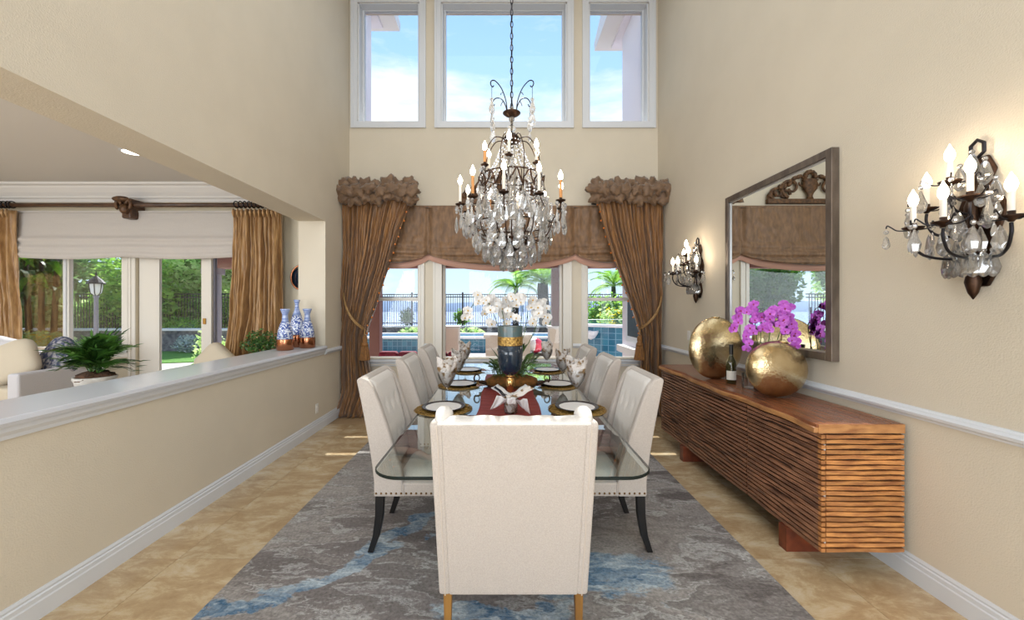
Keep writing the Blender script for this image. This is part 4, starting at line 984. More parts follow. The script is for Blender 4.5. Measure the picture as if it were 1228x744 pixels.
# white arrangement on a dark curled tray
fx, fy = .075, 3.66
tr = thing('floral_tray', 'dark metal boat-shaped tray with curled ends on the runner', 'tray', (fx, fy, TZ+.004))
def trayf(u, v):
    x = (u-.5)*2; r_ = .30; w = .13*(1-abs(x)**2.6)**.5 if abs(x) < 1 else 0
    s_ = (v-.5)*2; return (fx+x*r_, fy+s_*w, TZ+.012+.018*abs(s_)**2.2+.035*abs(x)**3)
mb = MB(); mb.grid(trayf, 33, 11); mb.build('tray_bowl', M['bronze'], tr, smooth=True, solid=.005)
for s in (-1, 1):
    pts = []
    for k in range(26):
        q = k/25; 
        if q < .35: pts.append((fx+s*(.22+.32*q), fy-.03, TZ+.05+.06*q))
        else:
            a = -PI*.35+(q-.35)/.65*PI*1.7; pts.append((fx+s*(.315+.028*math.cos(a)*(1.2-q*.5)), fy-.04, TZ+.065+.034*math.sin(a)*(1.3-q*.5)+.03))
    MB().tube(pts, [.010*(1.1-.7*k/25) for k in range(26)], 7).build('curled_handle', M['bronze'], tr, smooth=True)
for x in (-.15, .15): MB().box(fx+x-.012, fx+x+.012, fy-.05, fy+.05, TZ+.0045, TZ+.02).build('foot', M['bronze'], tr)
wo_ = thing('white_orchid_arrangement', 'white orchid arrangement in rust moss behind the hurricane vase', 'flowers', (fx, fy, TZ+.03))
mb = MB(); mb.ball((fx, fy, TZ+.050), (.245, .105, .082), 28, 12)
for v in mb.v: v += Vector((fbm(v.x*22, v.y*22, v.z*22), fbm(v.y*25, v.z*20, 3), fbm(v.x*21, v.z*31, 9)))*.012
mb.build('moss_mound', M['moss'], wo_, smooth=True)
rr = random.Random(5)
def blade(L_, W_, curl, m, name='leaf'):
    mb = MB()
    def fn(u, v):
        t = v; w = W_*math.sin(PI*min(1, .08+t*.92))**.8; a = curl*t; 
        return (L_*math.sin(a)/max(curl, .01) if curl > .01 else L_*t, (u-.5)*2*w, L_*(1-math.cos(a))/max(curl, .01)*(-1)+L_*.9*t-abs(u-.5)*w*.5)
    mb.grid(fn, 4, 12); return mb.mesh(name, m, True)
bl = [blade(.34, .026, 1.5, M['leaf']), blade(.30, .022, 2.3, M['tip']), blade(.38, .024, 1.1, M['leaf_dark']), blade(.26, .03, 1.9, M['leaf'])]
for k in range(22):
    a = 2*PI*k/22+rr.uniform(-.15, .15)
    inst(bl[k % 4], 'long_leaf', wo_, (fx+.05*math.cos(a), fy+.04*math.sin(a), TZ+.07+rr.uniform(0, .06)), (0, rr.uniform(-.85, -.2), a), (rr.uniform(.85, 1.25),)*3)
fern = MB(); fern.tube([(0,0,0),(.05,0,.05),(.10,0,.07),(.15,0,.06)], .0018, 4)
for k in range(1, 14):
    x = .15*k/14; zz = .07*math.sin(k/14*2.2)
    for s in (-1, 1): fern.add([(x, 0, zz), (x+.012, s*.012, zz+.004), (x+.012, s*.038*math.sin(PI*k/15), zz-.004), (x-.002, s*.02, zz)], [(0,1,2,3)])
fm = fern.mesh('fern_frond', M['leaf'])
for k in range(26):
    a = rr.uniform(0, 2*PI); inst(fm, 'fern_frond', wo_, (fx+rr.choice((-1, 1))*rr.uniform(.03, .17), fy-.04+rr.uniform(-.08, .05), TZ+.095+rr.uniform(0, .05)), (rr.uniform(-.4,.4), rr.uniform(-.8,.0), a), (rr.uniform(.8,1.3),)*3)
fwm = petal_mesh('white_blossom', M['petal'], 1.12, M['pollen'])
P = lambda x, y, Y: PX(x, y, Y)
stems = [[(612,440),(600,400),(590,372),(580,356),(568,364),(562,380)], [(612,440),(606,395),(600,366),(592,358),(585,366),(584,386)], [(614,440),(612,395),(610,368),(606,360),(604,368),(604,384)],
         [(616,440),(624,395),(626,366),(620,354),(616,362),(614,382)], [(616,440),(630,395),(634,366),(640,362),(644,372),(643,388)], [(616,440),(640,400),(646,372),(650,364),(653,372),(652,384)]]
for i, s_ in enumerate(stems):
    Y = 3.6+.06*(i % 3)
    pts = [PX(x, y, Y) for x, y in s_]
    sm_ = []
    for k in range(len(pts)-1):
        for q in range(4):
            t = q/4; p0 = pts[max(0, k-1)]; p1 = pts[k]; p2 = pts[k+1]; p3 = pts[min(len(pts)-1, k+2)]
            sm_.append(.5*((2*p1)+(-p0+p2)*t+(2*p0-5*p1+4*p2-p3)*t*t+(-p0+3*p1-3*p2+p3)*t**3))
    sm_.append(pts[-1])
    MB().tube(sm_, .0035, 5).build('flower_stem', M['leaf'], wo_, smooth=True)
    for k in range(14):
        q = sm_[min(len(sm_)-1, 8+int(k*12/13))]
        inst(fwm, 'white_blossom', wo_, q+Vector((rr.uniform(-.045, .045), -.02-rr.uniform(0, .03), rr.uniform(-.04, .03))), (PI/2+rr.uniform(-.4, .4), rr.uniform(-.3, .3), rr.uniform(-.7, .7)), (rr.uniform(.85, 1.15),)*3)
# ================================================================== SIDEBOARD
X0, X1, Y0, Y1, ZB, ZT = 1.754, 2.214, 2.21, 4.46, .143, .856
sb = thing('sideboard', 'long walnut sideboard with wavy horizontal slats and a live-edge top against the right wall', 'sideboard', (1.98, 3.3, 0))
MB().box(X0+.024, X1, Y0+.022, Y1-.01, ZB+.006, ZT-.055).build('carcass', M['carcass'], sb)
rr = random.Random(11)
def lx(t): return X0-.022+.012*math.sin(t*5.1+.4)+.008*math.sin(t*13+1)
ys = [Y0+(Y1-Y0)*k/40 for k in range(41)]
poly = [(lx(y), y) for y in ys]+[(X1, Y1), (X1, Y0)]
MB().prism([(x+.012, y) for x, y in poly[:41]]+[(X1, Y1), (X1, Y0)], 'z', ZT-.018, ZT).build('top_board', M['sidetop'], sb)
MB().prism([(x, y) for x, y in poly], 'z', ZT-.050, ZT-.018).build('live_edge', M['liveedge'], sb, bevel=.005)
MB().box(X0-.016, X1, Y0-.003, Y0+.0, ZT-.05, ZT-.001).build('sawn_end', M['liveedge'], sb)
NS = 23; pitch = (ZT-.056-ZB)/NS
cuts = [Y0+.02, 2.89, 3.81, Y1]
for k in range(NS):
    z = ZB+pitch*(k+.5); ph = rr.uniform(0, 9)
    for j in range(3):
        a, b = cuts[j]+(.007 if j else 0), cuts[j+1]-.007; n = 14
        mb = MB(); vs = []
        for i in range(n+1):
            y = a+(b-a)*i/n
            wz_ = .0018*math.sin(y*7+k*.5)+.0010*math.sin(y*19+ph); h = pitch*(.345+.03*math.sin(y*11+ph)); dx = .004*fbm(y*3, k*.35, 2)
            # handle notches cut into the drawer fronts
            if k in (NS-2, NS-10, NS-17) and abs(y-(a+b)/2) < .13 and j < 3: dx += .012; h *= .55
            vs += [(X0+dx, y, z+wz_-h), (X0+.026, y, z+wz_-h), (X0+.026, y, z+wz_+h), (X0+dx, y, z+wz_+h)]
        fs = [(4*i+q, 4*i+(q+1) % 4, 4*i+4+(q+1) % 4, 4*i+4+q) for i in range(n) for q in range(4)]+[(3,2,1,0), (4*n, 4*n+1, 4*n+2, 4*n+3)]
        mb.add(vs, fs).build('front_slat', M['slat_b'], sb)
    mb = MB(); vs = []; n = 6
    for i in range(n+1):
        x = X0+.028+(X1-X0-.028)*i/n; wz_ = .0018*math.sin(x*21+ph); h = pitch*(.34+.03*math.sin(x*17+ph)); dy = rr.uniform(0, .003)
        vs += [(x, Y0+dy, z+wz_-h), (x, Y0+.024, z+wz_-h), (x, Y0+.024, z+wz_+h), (x, Y0+dy, z+wz_+h)]
    fs = [(4*i+q, 4*i+(q+1) % 4, 4*i+4+(q+1) % 4, 4*i+4+q) for i in range(n) for q in range(4)]+[(3,2,1,0), (4*n, 4*n+1, 4*n+2, 4*n+3)]
    mb.add(vs, fs).build('end_slat', M['slat_a'], sb)
    MB().box(X0, X0+.022, Y0, Y0+.024, z-pitch*.33, z+pitch*.33).build('corner_block', M['slat_a'], sb)
for y in (2.455, 3.87):
    MB().box(1.735, 2.10, y, y+.07, 0.0005, ZB+.004).build('foot_block', M['redwood'], sb)
for z in (.20, .46, .72): MB().box(X0+.024, X0+.03, Y0+.008, Y0+.02, z-.02, z+.02).build('hinge', M['plastic'], sb)
# gold discs
def disc(label, c, r, ry, tilt, sq=1.0):
    o = thing('gold_disc_vase', label, 'vase', (c[0], c[1], ZT), 'hammered gold disc vases'); 
    R_ = Matrix.Rotation(tilt, 3, 'Y') @ Matrix.Rotation(.25, 3, 'Z')
    MB().ball(c, (r[0], ry, r[1]), 56, 32, rz=R_).build('body', M['goldleaf'], o, smooth=True)
    top = Vector(c)+R_ @ Vector((0, 0, r[1]-.004))
    m_ = MB().lathe([(.035, 0), (.034, .008), (.026, .008), (.024, -.02)], (0, 0, 0), 20); m_.xform(Matrix.Translation(top) @ R_.to_4x4()); m_.build('mouth', M['goldleaf'], o, smooth=True)
    return o
disc('large round hammered gold disc vase, standing upright behind the wine bottle', (1.905, 3.60, ZT+.275), (.275, .278), .10, 0)
disc('wider oval hammered gold disc vase at the front of the sideboard', (1.945, 2.85, ZT+.205), (.25, .198), .115, .22)
# wine bottle
bx, by = 1.915, 3.37
wbtl = thing('wine_bottle', 'olive wine bottle with a white label on the sideboard', 'bottle', (bx, by, ZT))
MB().lathe([(.034, 0), (.040, .006), (.040, .165), (.036, .19), (.020, .222), (.0145, .24), (.0145, .255)], (bx, by, ZT+.0006), 28).build('glass_body', M['bottle'], wbtl, smooth=True)
MB().lathe([(.0155, .245), (.0155, .315), (.017, .318), (.017, .328), (.015, .33)], (bx, by, ZT), 20).build('foil_capsule', M['foil'], wbtl)
mb = MB(); mb.grid(lambda u, v: (bx+.0406*math.cos(-PI*.98+u*2.2), by+.0406*math.sin(-PI*.98+u*2.2), ZT+.035+.075*v), 14, 2); mb.build('paper_label', M['label'], wbtl)
# glass cylinder with leaf
gx, gy = 1.955, 3.19
gv = thing('glass_cylinder', 'small clear glass cylinder with a dark green leaf beside the bottle', 'vase', (gx, gy, ZT))
MB().grid(lambda u, v: (gx+.05*math.cos(2*PI*u), gy+.05*math.sin(2*PI*u), ZT+.004+.11*v), 28, 3, cu=True).build('glass_wall', M['thinglass'], gv, smooth=True)
MB().lathe([(.05, 0.0006), (.05, .006)], (gx, gy, ZT), 28).build('glass_base', M['thinglass'], gv)
inst(blade(.16, .025, 1.3, M['leaf_dark']), 'leaf', gv, (gx-.01, gy, ZT+.01), (0, -.9, 2.6))
# purple orchids
ox_, oy_ = 2.0, 3.06
po = thing('purple_orchid', 'potted magenta orchids with bamboo stakes behind the front gold disc', 'flowers', (ox_, oy_, ZT))
MB().lathe([(.06, .0006), (.075, .01), (.085, .12), (.082, .125), (.07, .115)], (ox_, oy_, ZT), 24).build('pot', M['navy'], po, smooth=True)
MB().lathe([(.078, .11), (.05, .125), (.01, .13)], (ox_, oy_, ZT), 20).build('moss', M['moss'], po, smooth=True)
lm_ = blade(.22, .03, 1.7, M['leaf_dark'])
for k in range(7): inst(lm_, 'leaf', po, (ox_, oy_, ZT+.12), (0, 0, k*.9), (.9,)*3)
fpm = petal_mesh('magenta_blossom', M['purple'], 1.2, M['crimson'])
rr = random.Random(17)
MB().tube([(1.89, 3.05, ZT+.12), (1.895, 3.04, 1.53)], .004, 6).build('stake', M['bamboo'], po)
MB().tube([(2.10, 3.04, ZT+.12), (2.11, 3.03, 1.50)], .004, 6).build('stake', M['bamboo'], po)
for s_ in ([(1.99,3.06,.98),(1.93,3.05,1.25),(1.90,3.04,1.44),(1.84,3.03,1.50),(1.76,3.02,1.44),(1.71,3.0,1.33)], [(1.99,3.06,.98),(1.95,3.04,1.2),(1.93,3.0,1.40),(1.88,2.98,1.42),(1.80,2.97,1.32),(1.78,2.96,1.2)],
           [(2.0,3.06,.98),(2.0,3.02,1.25),(2.02,3.0,1.42),(1.99,2.97,1.46),(1.93,2.95,1.40),(1.90,2.94,1.30)], [(2.0,3.06,.98),(2.08,3.02,1.3),(2.11,3.0,1.46),(2.08,2.97,1.50),(2.03,2.95,1.44),(2.02,2.93,1.34)],
           [(2.0,3.06,.98),(2.09,3.05,1.2),(2.13,3.03,1.36),(2.13,3.0,1.38),(2.12,2.96,1.32),(2.12,2.93,1.22)]):
    pts = [Vector(p) for p in s_]; sm_ = []
    for k in range(len(pts)-1):
        for q in range(4):
            t = q/4; p0 = pts[max(0, k-1)]; p1 = pts[k]; p2 = pts[k+1]; p3 = pts[min(len(pts)-1, k+2)]
            sm_.append(.5*((2*p1)+(-p0+p2)*t+(2*p0-5*p1+4*p2-p3)*t*t+(-p0+3*p1-3*p2+p3)*t**3))
    MB().tube(sm_, .003, 5).build('flower_stem', M['leaf'], po, smooth=True)
    for k in range(17):
        q = sm_[min(len(sm_)-1, 7+int(k*13/16))]
        p = q+Vector((rr.uniform(-.03, .02), -.02-rr.uniform(0, .03), rr.uniform(-.035, .03))); p.x = min(p.x, 2.14)
        inst(fpm, 'magenta_blossom', po, p, (PI/2+rr.uniform(-.4, .4), rr.uniform(-.4, .4), rr.uniform(-.9, .3)), (rr.uniform(.62, .9),)*3)
# ================================================================== WALL MIRROR
my0, my1, mz0, mz1 = 2.68, 3.97, 1.135, 2.575
mr_ = thing('wall_mirror', 'tall pewter-framed mirror hanging on the right wall above the sideboard', 'mirror', (XR, 3.32, mz0))
fw = .052; xf = 2.195
for q in ((my0, my0+fw, mz0, mz1), (my1-fw, my1, mz0, mz1), (my0+fw, my1-fw, mz0, mz0+fw), (my0+fw, my1-fw, mz1-fw, mz1)):
    MB().box(xf, XR-.001, q[0], q[1], q[2], q[3]).build('frame', M['pewter'], mr_, bevel=.003)
for q in ((my0+fw, my0+fw+.012, mz0+fw, mz1-fw), (my1-fw-.012, my1-fw, mz0+fw, mz1-fw), (my0+fw, my1-fw, mz0+fw, mz0+fw+.012), (my0+fw, my1-fw, mz1-fw-.012, mz1-fw)):
    MB().box(xf+.012, xf+.03, q[0], q[1], q[2], q[3]).build('inner_lip', M['pewter_lip'], mr_)
MB().box(xf+.022, XR-.002, my0+fw, my1-fw, mz0+fw, mz1-fw).build('mirror_glass', M['mirror'], mr_)
# ================================================================== LEDGE VASES
def vase(label, x, y, prof, zsplit, top_m, mid_z):
    o = thing('bottle_vase', label, 'vase', (x, y, 1.012), 'blue and white vases on the ledge'); z0 = 1.0125
    def cut(a, b):
        out = []
        for (r0, q0), (r1, q1) in zip(prof, prof[1:]):
            if q1 <= a or q0 >= b: continue
            lo, hi = max(q0, a), min(q1, b); f0 = (lo-q0)/(q1-q0); f1 = (hi-q0)/(q1-q0)
            if not out: out.append((r0+(r1-r0)*f0, lo))
            out.append((r0+(r1-r0)*f1, hi))
        return out
    MB().lathe(cut(0, zsplit), (x, y, z0), 28).build('copper_base', M['copper'], o, smooth=True)
    MB().lathe(cut(zsplit, mid_z), (x, y, z0), 28).build('patterned_body', M['bluewhite'], o, smooth=True)
    MB().lathe(cut(mid_z, 9), (x, y, z0), 28).build('neck', M['palebluewhite'], o, smooth=True)
pa = [(.080, 0), (.088, .006), (.088, .10), (.086, .12), (.072, .22), (.052, .29), (.034, .335), (.031, .37), (.030, .40), (.046, .445), (.052, .458), (.044, .464)]
pb_ = [(.070, 0), (.078, .006), (.080, .12), (.082, .2), (.072, .30), (.052, .38), (.034, .43), (.022, .48), (.022, .52), (.034, .56), (.036, .566), (.028, .572)]
vase('blue and white bottle vase with copper base, leftmost of the three on the ledge', -2.457, 4.50, pa, .125, None, .315)
vase('tallest blue and white bottle vase, between and behind the two shorter ones', -2.50, 4.84, pb_, .15, None, .38)
vase('blue and white bottle vase with copper base, rightmost of the three, by the wall', -2.335, 4.76, pa, .125, None, .315)
# ================================================================== CARVED ORNAMENT ABOVE THE VALANCE
co = thing('carved_crest', 'carved bronze-brown scroll crest on the wall above the valance, behind the chandelier', 'wall ornament', (0, YB-.03, 3.0))
MB().box(-.62, .62, YB-.07, YB-.002, 2.99, 3.06).build('base_rail', M['ornament'], co, bevel=.012)
def spiral(cx, cz, r0, r1, a0, a1, w, n=26): return [(cx+(r0+(r1-r0)*k/n)*math.cos(a0+(a1-a0)*k/n), YB-.04, cz+(r0+(r1-r0)*k/n)*math.sin(a0+(a1-a0)*k/n)) for k in range(n+1)]
for s in (-1, 1):
    for (cx, cz, r0, r1, a0, a1, w) in ((.47, 3.14, .11, .02, -PI*.5, PI*1.9, .024), (.27, 3.22, .15, .03, -PI*.4, PI*1.9, .028), (.56, 3.09, .07, .015, PI, -PI*1.3, .018), (.13, 3.30, .11, .02, 0, PI*2, .022), (.36, 3.12, .08, .02, PI, -PI, .02)):
        p = spiral(cx, cz, r0, r1, a0, a1, w); p = [(s*x, y, z) for x, y, z in p]
        MB().tube(p, [w*(1-.5*k/26) for k in range(27)], 7).build('scroll', M['ornament'], co, smooth=True)
    for k in range(7):
        a = .3+k*.35; MB().ball((s*(.16+.07*k), YB-.05, 3.38-.045*k+.02*math.sin(k*2)), (.05, .03, .032), 10, 6, rz=Matrix.Rotation(s*a, 3, 'Y')).build('acanthus_leaf', M['ornament'], co, smooth=True)
MB().lathe([(.05, 3.06), (.035, 3.10), (.05, 3.14), (.10, 3.20), (.115, 3.27), (.10, 3.31), (.12, 3.33), (.07, 3.35)], (0, YB-.05, 0), 18, sy=.45).build('urn', M['ornament'], co, smooth=True)
for k in range(7):
    a = PI*k/6; MB().ball((.07*math.cos(a), YB-.05, 3.38+.07*math.sin(a)), .035, 10, 6).build('flower_bud', M['ornament'], co, smooth=True)
# ================================================================== DRAPES
def drape(name, label, left, right, yc, m, folds=13, amp=.062, nz=60, nu=150, seed=0, ybase=None, cat='curtain', top_amp=.5):
    """left/right: lists of (z, x) ; real pleated cloth hanging in front of the wall"""
    o = thing(name, label, cat, ((left[0][1]+right[0][1])/2, yc, 0))
    def edge(tab, z):
        t = sorted(tab)
        if z <= t[0][0]: return t[0][1]
        for (z0, x0), (z1, x1) in zip(t, t[1:]):
            if z <= z1:
                f = (z-z0)/(z1-z0); return x0+(x1-x0)*f
        return t[-1][1]
    z1 = max(z for z, _ in left); z0 = min(z for z, _ in left); span = abs(right[0][1]-left[0][1])
    rr = random.Random(seed); phs = [rr.uniform(-.5, .5) for _ in range(folds+2)]
    def fn(u, v):
        z = z0+(z1-z0)*v; a, b = edge(left, z), edge(right, z); wd = abs(b-a)
        q = u*folds; i = int(q); q += .35*phs[min(i, folds)]*math.sin(PI*(q-i))+1.1*fbm(u*2.6, v*.55, seed+1)*min(1, u*6, (1-u)*6)
        tight = min(1, wd/span)
        am = amp*(top_amp+(1-top_amp)*min(1, (1-v)*2.2))*(1+.35*(1-tight))
        w1 = math.sin(2*PI*q)*(.65+.55*math.sin(u*folds*2.1+seed))+.35*math.sin(4.4*PI*q+v*1.5)
        yy = yc-am*w1-am*.4*fbm(u*9, v*2.2, seed)-am*.22*fbm(u*30, v*7, seed+4)
        if ybase: yy -= ybase*max(0, .12-v)/.12*.5
        return (a+(b-a)*u+.010*fbm(u*14, v*5, seed+7), yy, z)
    mb = MB(); mb.grid(fn, nu, nz); c = mb.build('cloth', m, o, smooth=True, solid=.004)
    return o
YD = 5.57; SD = YD/F
zx = lambda x, y, Y=YD: (1.51-(y-367)*Y/F, (x-604)*Y/F)
def tab(l): return [zx(*p) for p in l]
LL = tab([(411,236),(412,300),(410,345),(408,385),(407,405),(405,430),(403,470)])+[(.006, zx(399,500)[1])]
LR = tab([(495,236),(480,275),(466,320),(452,362),(441,392),(438,405),(441,430),(446,470)])+[(.006, zx(440,500)[1])]
dl = drape('side_drape', 'crinkled bronze drape with a ruffled heading tied back on the left of the dining windows', LL, LR, YD, M['drape'], folds=12, seed=3, nz=80, ybase=.3)
RL = tab([(715,236),(724,275),(739,320),(754,362),(764,392),(768,405),(767,430),(766,470)])+[(.006, zx(764,500)[1])]
RR = tab([(795,236),(795,300),(794,345),(793,385),(792,405),(792,430),(793,470)])+[(.006, zx(795,500)[1])]
dr = drape('side_drape', 'crinkled bronze drape with a ruffled heading tied back on the right of the dining windows', RL, RR, YD, M['drape'], folds=12, seed=8, nz=80, ybase=.2)
def ruffle(par, xa, xb, zc_, h, seed):
    # gathered puffs in three staggered rows, each puff a crumpled pouch
    rr = random.Random(seed); n = 7
    for row in range(3):
        for k in range(n+(row % 2)):
            x = xa+(xb-xa)*(k+.5-(row % 2)*.5)/n; x = min(max(x, xa+.02), xb-.02); z = zc_+(row-1)*h*.30+rr.uniform(-.02, .02)
            w = (xb-xa)/n*.66*rr.uniform(.85, 1.25); hh = h*.27*rr.uniform(.85, 1.3); y = YD-.08-.05*(1-abs(row-1))-rr.uniform(0, .02)
            R_ = Matrix.Rotation(rr.uniform(-.7, .7), 3, 'Y'); sd = rr.uniform(0, 50)
            mb = MB(); mb.ball((0, 0, 0), (w, .055, hh), 18, 12, rz=R_)
            for v in mb.v:
                q = v*16; d = 1+.42*fbm(q.x*1.3+sd, q.y*2, q.z*1.3, 3)+.16*math.sin(math.atan2(v.z, v.x)*5+sd); v.x *= d; v.z *= d; v.y *= 1+.5*fbm(q.x*2, q.z*2+sd, 1)
                v += Vector((x, y, z))
            mb.build('ruffle_puff', M['ruffle'], par, smooth=True)
ruffle(dl, zx(408,0)[1], zx(499,0)[1], zx(0,231)[0], .29, 5)
ruffle(dr, zx(708,0)[1], zx(798,0)[1], zx(0,231)[0], .29, 6)
MB().box(zx(411,0)[1], zx(494,0)[1], YD-.02, YB-.002, zx(0,240)[0], zx(0,236)[0]).build('mounting_board', M['rodwood'], dl)
MB().box(zx(714,0)[1], XR-.002, YD-.02, YB-.002, zx(0,240)[0], zx(0,236)[0]).build('mounting_board', M['rodwood'], dr)
bead = MB().ball((0, 0, 0), .014, 8, 6).mesh('amber_bead', M['amber'], True)
for par, E, s in ((dl, LR, 1), (dr, RL, -1)):
    t = sorted(E)
    for k in range(17):
        z = zx(0, 246)[0]+(zx(0, 400)[0]-zx(0, 246)[0])*k/16
        for (z0, x0), (z1, x1) in zip(t, t[1:]):
            if z0 <= z <= z1: x = x0+(x1-x0)*(z-z0)/(z1-z0)
        inst(bead, 'amber_bead', par, (x+s*.016, YD-.02-(.05 if k % 2 else 0), z))
        MB().tube([(x, YD-.02, z+.05), (x+s*.014, YD-.02-(.05 if k % 2 else 0), z+.012)], .0025, 4).build('bead_thread', M['rope'], par)
def tieback(p0, p1, tx, label):
    o = thing('rope_tieback', label, 'tieback', (p1[0], YD-.1, p1[1]))
    pts = []
    for k in range(22):
        t = k/21; pts.append((p0[0]+(p1[0]-p0[0])*t, YD+.05-.20*math.sin(PI*min(1, t*1.0))**.7-.05*t, p0[1]+(p1[1]-p0[1])*t-.05*math.sin(PI*t)))
    for d in (0, .022):
        MB().tube([(x, y-.0, z-d) for x, y, z in pts], .011, 7).build('rope', M['rope'], o, smooth=True)
    x, z = tx
    MB().tube([(p1[0], YD-.05, p1[1]), (x, YD-.10, z+.03)], .009, 6).build('tassel_cord', M['rope'], o)
    MB().lathe([(.012, .03), (.03, 0), (.035, -.04), (.028, -.06), (.045, -.09), (.05, -.12)], (x, YD-.10, z), 14).build('tassel_head', M['tassel'], o, smooth=True)
    mb = MB(); mb.grid(lambda u, v: (x+(.04+.03*v+.006*math.sin(u*2*PI*12))*math.cos(2*PI*u), YD-.10+(.04+.03*v+.006*math.sin(u*2*PI*12))*math.sin(2*PI*u), z-.11-.20*v), 72, 8, cu=True); mb.build('tassel_skirt', M['tassel'], o, smooth=True)
def zxp(x, y): a = zx(x, y); return (a[1], a[0])
tieback(zxp(411, 349), zxp(439, 395), zxp(440.5, 404), 'tan rope tieback with a gold tassel round the left bronze drape')
tieback(zxp(795, 349), zxp(766, 394), zxp(764, 404), 'tan rope tieback with a gold tassel round the right bronze drape')
# ---- swagged valance
va = thing('swag_valance', 'bronze silk valance with three swags and coral lining over the dining windows', 'valance', (0, YB-.12, 2.2))
YV = YB-.10; SV = YV/F
def vx(p): return (p-604)*SV
def vz(p): return 1.51-(p-367)*SV
pk = [vx(440), vx(513), vx(690), vx(768)]
def bottom(x, off=0):
    for a, b in zip(pk, pk[1:]):
        if a <= x <= b:
            t = (x-a)/(b-a); dep = 15 if b-a > 1.5 else 12
            return vz(304+off+dep*(math.sin(PI*t)**.62))
    return vz(304)
def val(u, v):
    x = pk[0]+(pk[3]-pk[0])*u; zb_ = bottom(x); z1 = vz(249)
    for i, (a, b) in enumerate(zip(pk, pk[1:])):
        if a <= x <= b+1e-6: t = (x-a)/(b-a); ii = i
    tt = 1-v; z = z1+(zb_-z1)*tt
    near = min(abs(x-q) for q in pk[1:3]) if True else 1
    y = YV-.02-.05*tt**2*math.sin(PI*t)+.02*fbm(x*5, tt*2)
    fold = max(0, tt-.55)/.45
    y -= .05*fold*abs(math.sin(tt*22+1.2*math.sin(PI*t)*2.5))*(.4+math.sin(PI*t))
    y += .035*math.exp(-(near/.035)**2)*(1-.0*tt)+.006*math.sin(x*46)*math.exp(-(near/.3)**2)
    return (x, y, z+.0*tt)
mb = MB(); mb.grid(val, 190, 56); mb.build('silk_face', M['valance'], va, smooth=True, solid=.004)
mb = MB(); mb.grid(lambda u, v: (pk[0]+(pk[3]-pk[0])*u, YV+.055+.01*math.sin(u*40), bottom(pk[0]+(pk[3]-pk[0])*u, 6 if v < .5 else -8)), 120, 2); mb.build('coral_lining', M['lining'], va, smooth=True, solid=.003)
MB().box(pk[0], pk[3], YV-.02, YB-.002, vz(249), vz(247)).build('mounting_board', M['valance'], va)
# ================================================================== LIVING ROOM DRESSING
YR = 5.62
lz = lambda y, Y=YR: 1.51-(y-367)*Y/F
lxx = lambda x, Y=YR: (x-604)*Y/F
rod = thing('curtain_rod', 'walnut curtain rod with a carved bracket in the living room', 'curtain rod', (lxx(150), YR, lz(246)))
MB().tube([(lxx(-60), YR, lz(246)), (lxx(352), YR, lz(246))], .03, 14).build('pole', M['rodwood'], rod, smooth=True)
bxx = lxx(152)
MB().box(bxx-.06, bxx+.07, YR-.02, YB-.002, lz(262), lz(238)).build('bracket_plate', M['rodwood'], rod, bevel=.02, seg=2)
for s in (-1, 1):
    MB().tube([(bxx+s*.03+.07*math.cos(a*.5)*s, YR-.05, lz(246)+.06*math.sin(a)) for a in [k*PI/8 for k in range(-4, 9)]], .022, 7).build('bracket_scroll', M['ornament'], rod, smooth=True)
MB().ball((bxx-.03, YR-.06, lz(240)), (.12, .05, .04), 12, 7).build('bracket_leaf', M['ornament'], rod, smooth=True)
MB().ball((bxx+.02, YR-.06, lz(252)), (.06, .05, .07), 12, 7).build('bracket_leaf', M['ornament'], rod, smooth=True)
ring = MB().tube([(0, .045*math.cos(a), .045*math.sin(a)) for a in [2*PI*k/14 for k in range(14)]], .008, 5, closed=True).mesh('curtain_ring', M['darkiron'], True)
def gold_drape(label, L_, R_, folds, seed):
    o = drape('pleated_drape', label, L_, R_, YR, M['gold_drape'], folds=folds, amp=.06, seed=seed, nz=50, top_amp=.7); z = lz(246)
    o['group'] = 'old gold living room drapes'
    xa, xb = L_[0][1], R_[0][1]; n = int(abs(xb-xa)/.055)
    m2_ = MB().tube([(0, -.02, .02), (0, -.030, -.03), (0, -.012, -.10)], [.012, .017, .006], 7).mesh('pinch_pleat', M['gold_drape'], True)
    for k in range(n): inst(m2_, 'pinch_pleat', o, (xa+(xb-xa)*(k+.5)/n, YR-.045, lz(252)-.02))
    for k in range(n): inst(ring, 'curtain_ring', o, (xa+(xb-xa)*(k+.5)/n, YR, z+.005), (0, 0, rr.uniform(-.3, .3)))
    return o
gold_drape('gold silk pleated drape at the right of the sliding glass door', [(lz(252), lxx(281)), (lz(300), lxx(280)), (lz(380), lxx(277)), (lz(430), lxx(270)), (.01, lxx(268))], [(lz(252), lxx(337)), (lz(380), lxx(338)), (lz(430), lxx(338)), (.01, lxx(338))], 9, 21)
gold_drape('gold silk pleated drape at the far left edge of the living room window', [(lz(252), lxx(-40)), (.01, lxx(-40))], [(lz(252), lxx(17)), (lz(300), lxx(18)), (lz(415), lxx(25)), (.01, lxx(26))], 8, 22)
shd = thing('roman_shade', 'white linen roman shade drawn up over the living room window and door', 'shade', (lxx(150), 5.72, lz(255)))
def shf(u, v):
    x = lxx(18, 5.72)+(lxx(286, 5.72)-lxx(18, 5.72))*u; t = 1-v; z = lz(255, 5.72)+(lz(309, 5.72)-lz(255, 5.72))*t+(.03*math.sin(PI*((u*2) % 1))*-1*max(0, t-.55)/.45)
    y = 5.73-.05*t; 
    for c in (.60, .78, .93): y -= .035*math.exp(-((t-c)/.055)**2)
    return (x, y+.004*fbm(u*12, t*5), z)
mb = MB(); mb.grid(shf, 60, 60); mb.build('linen_folds', M['shade'], shd, smooth=True, solid=.004)
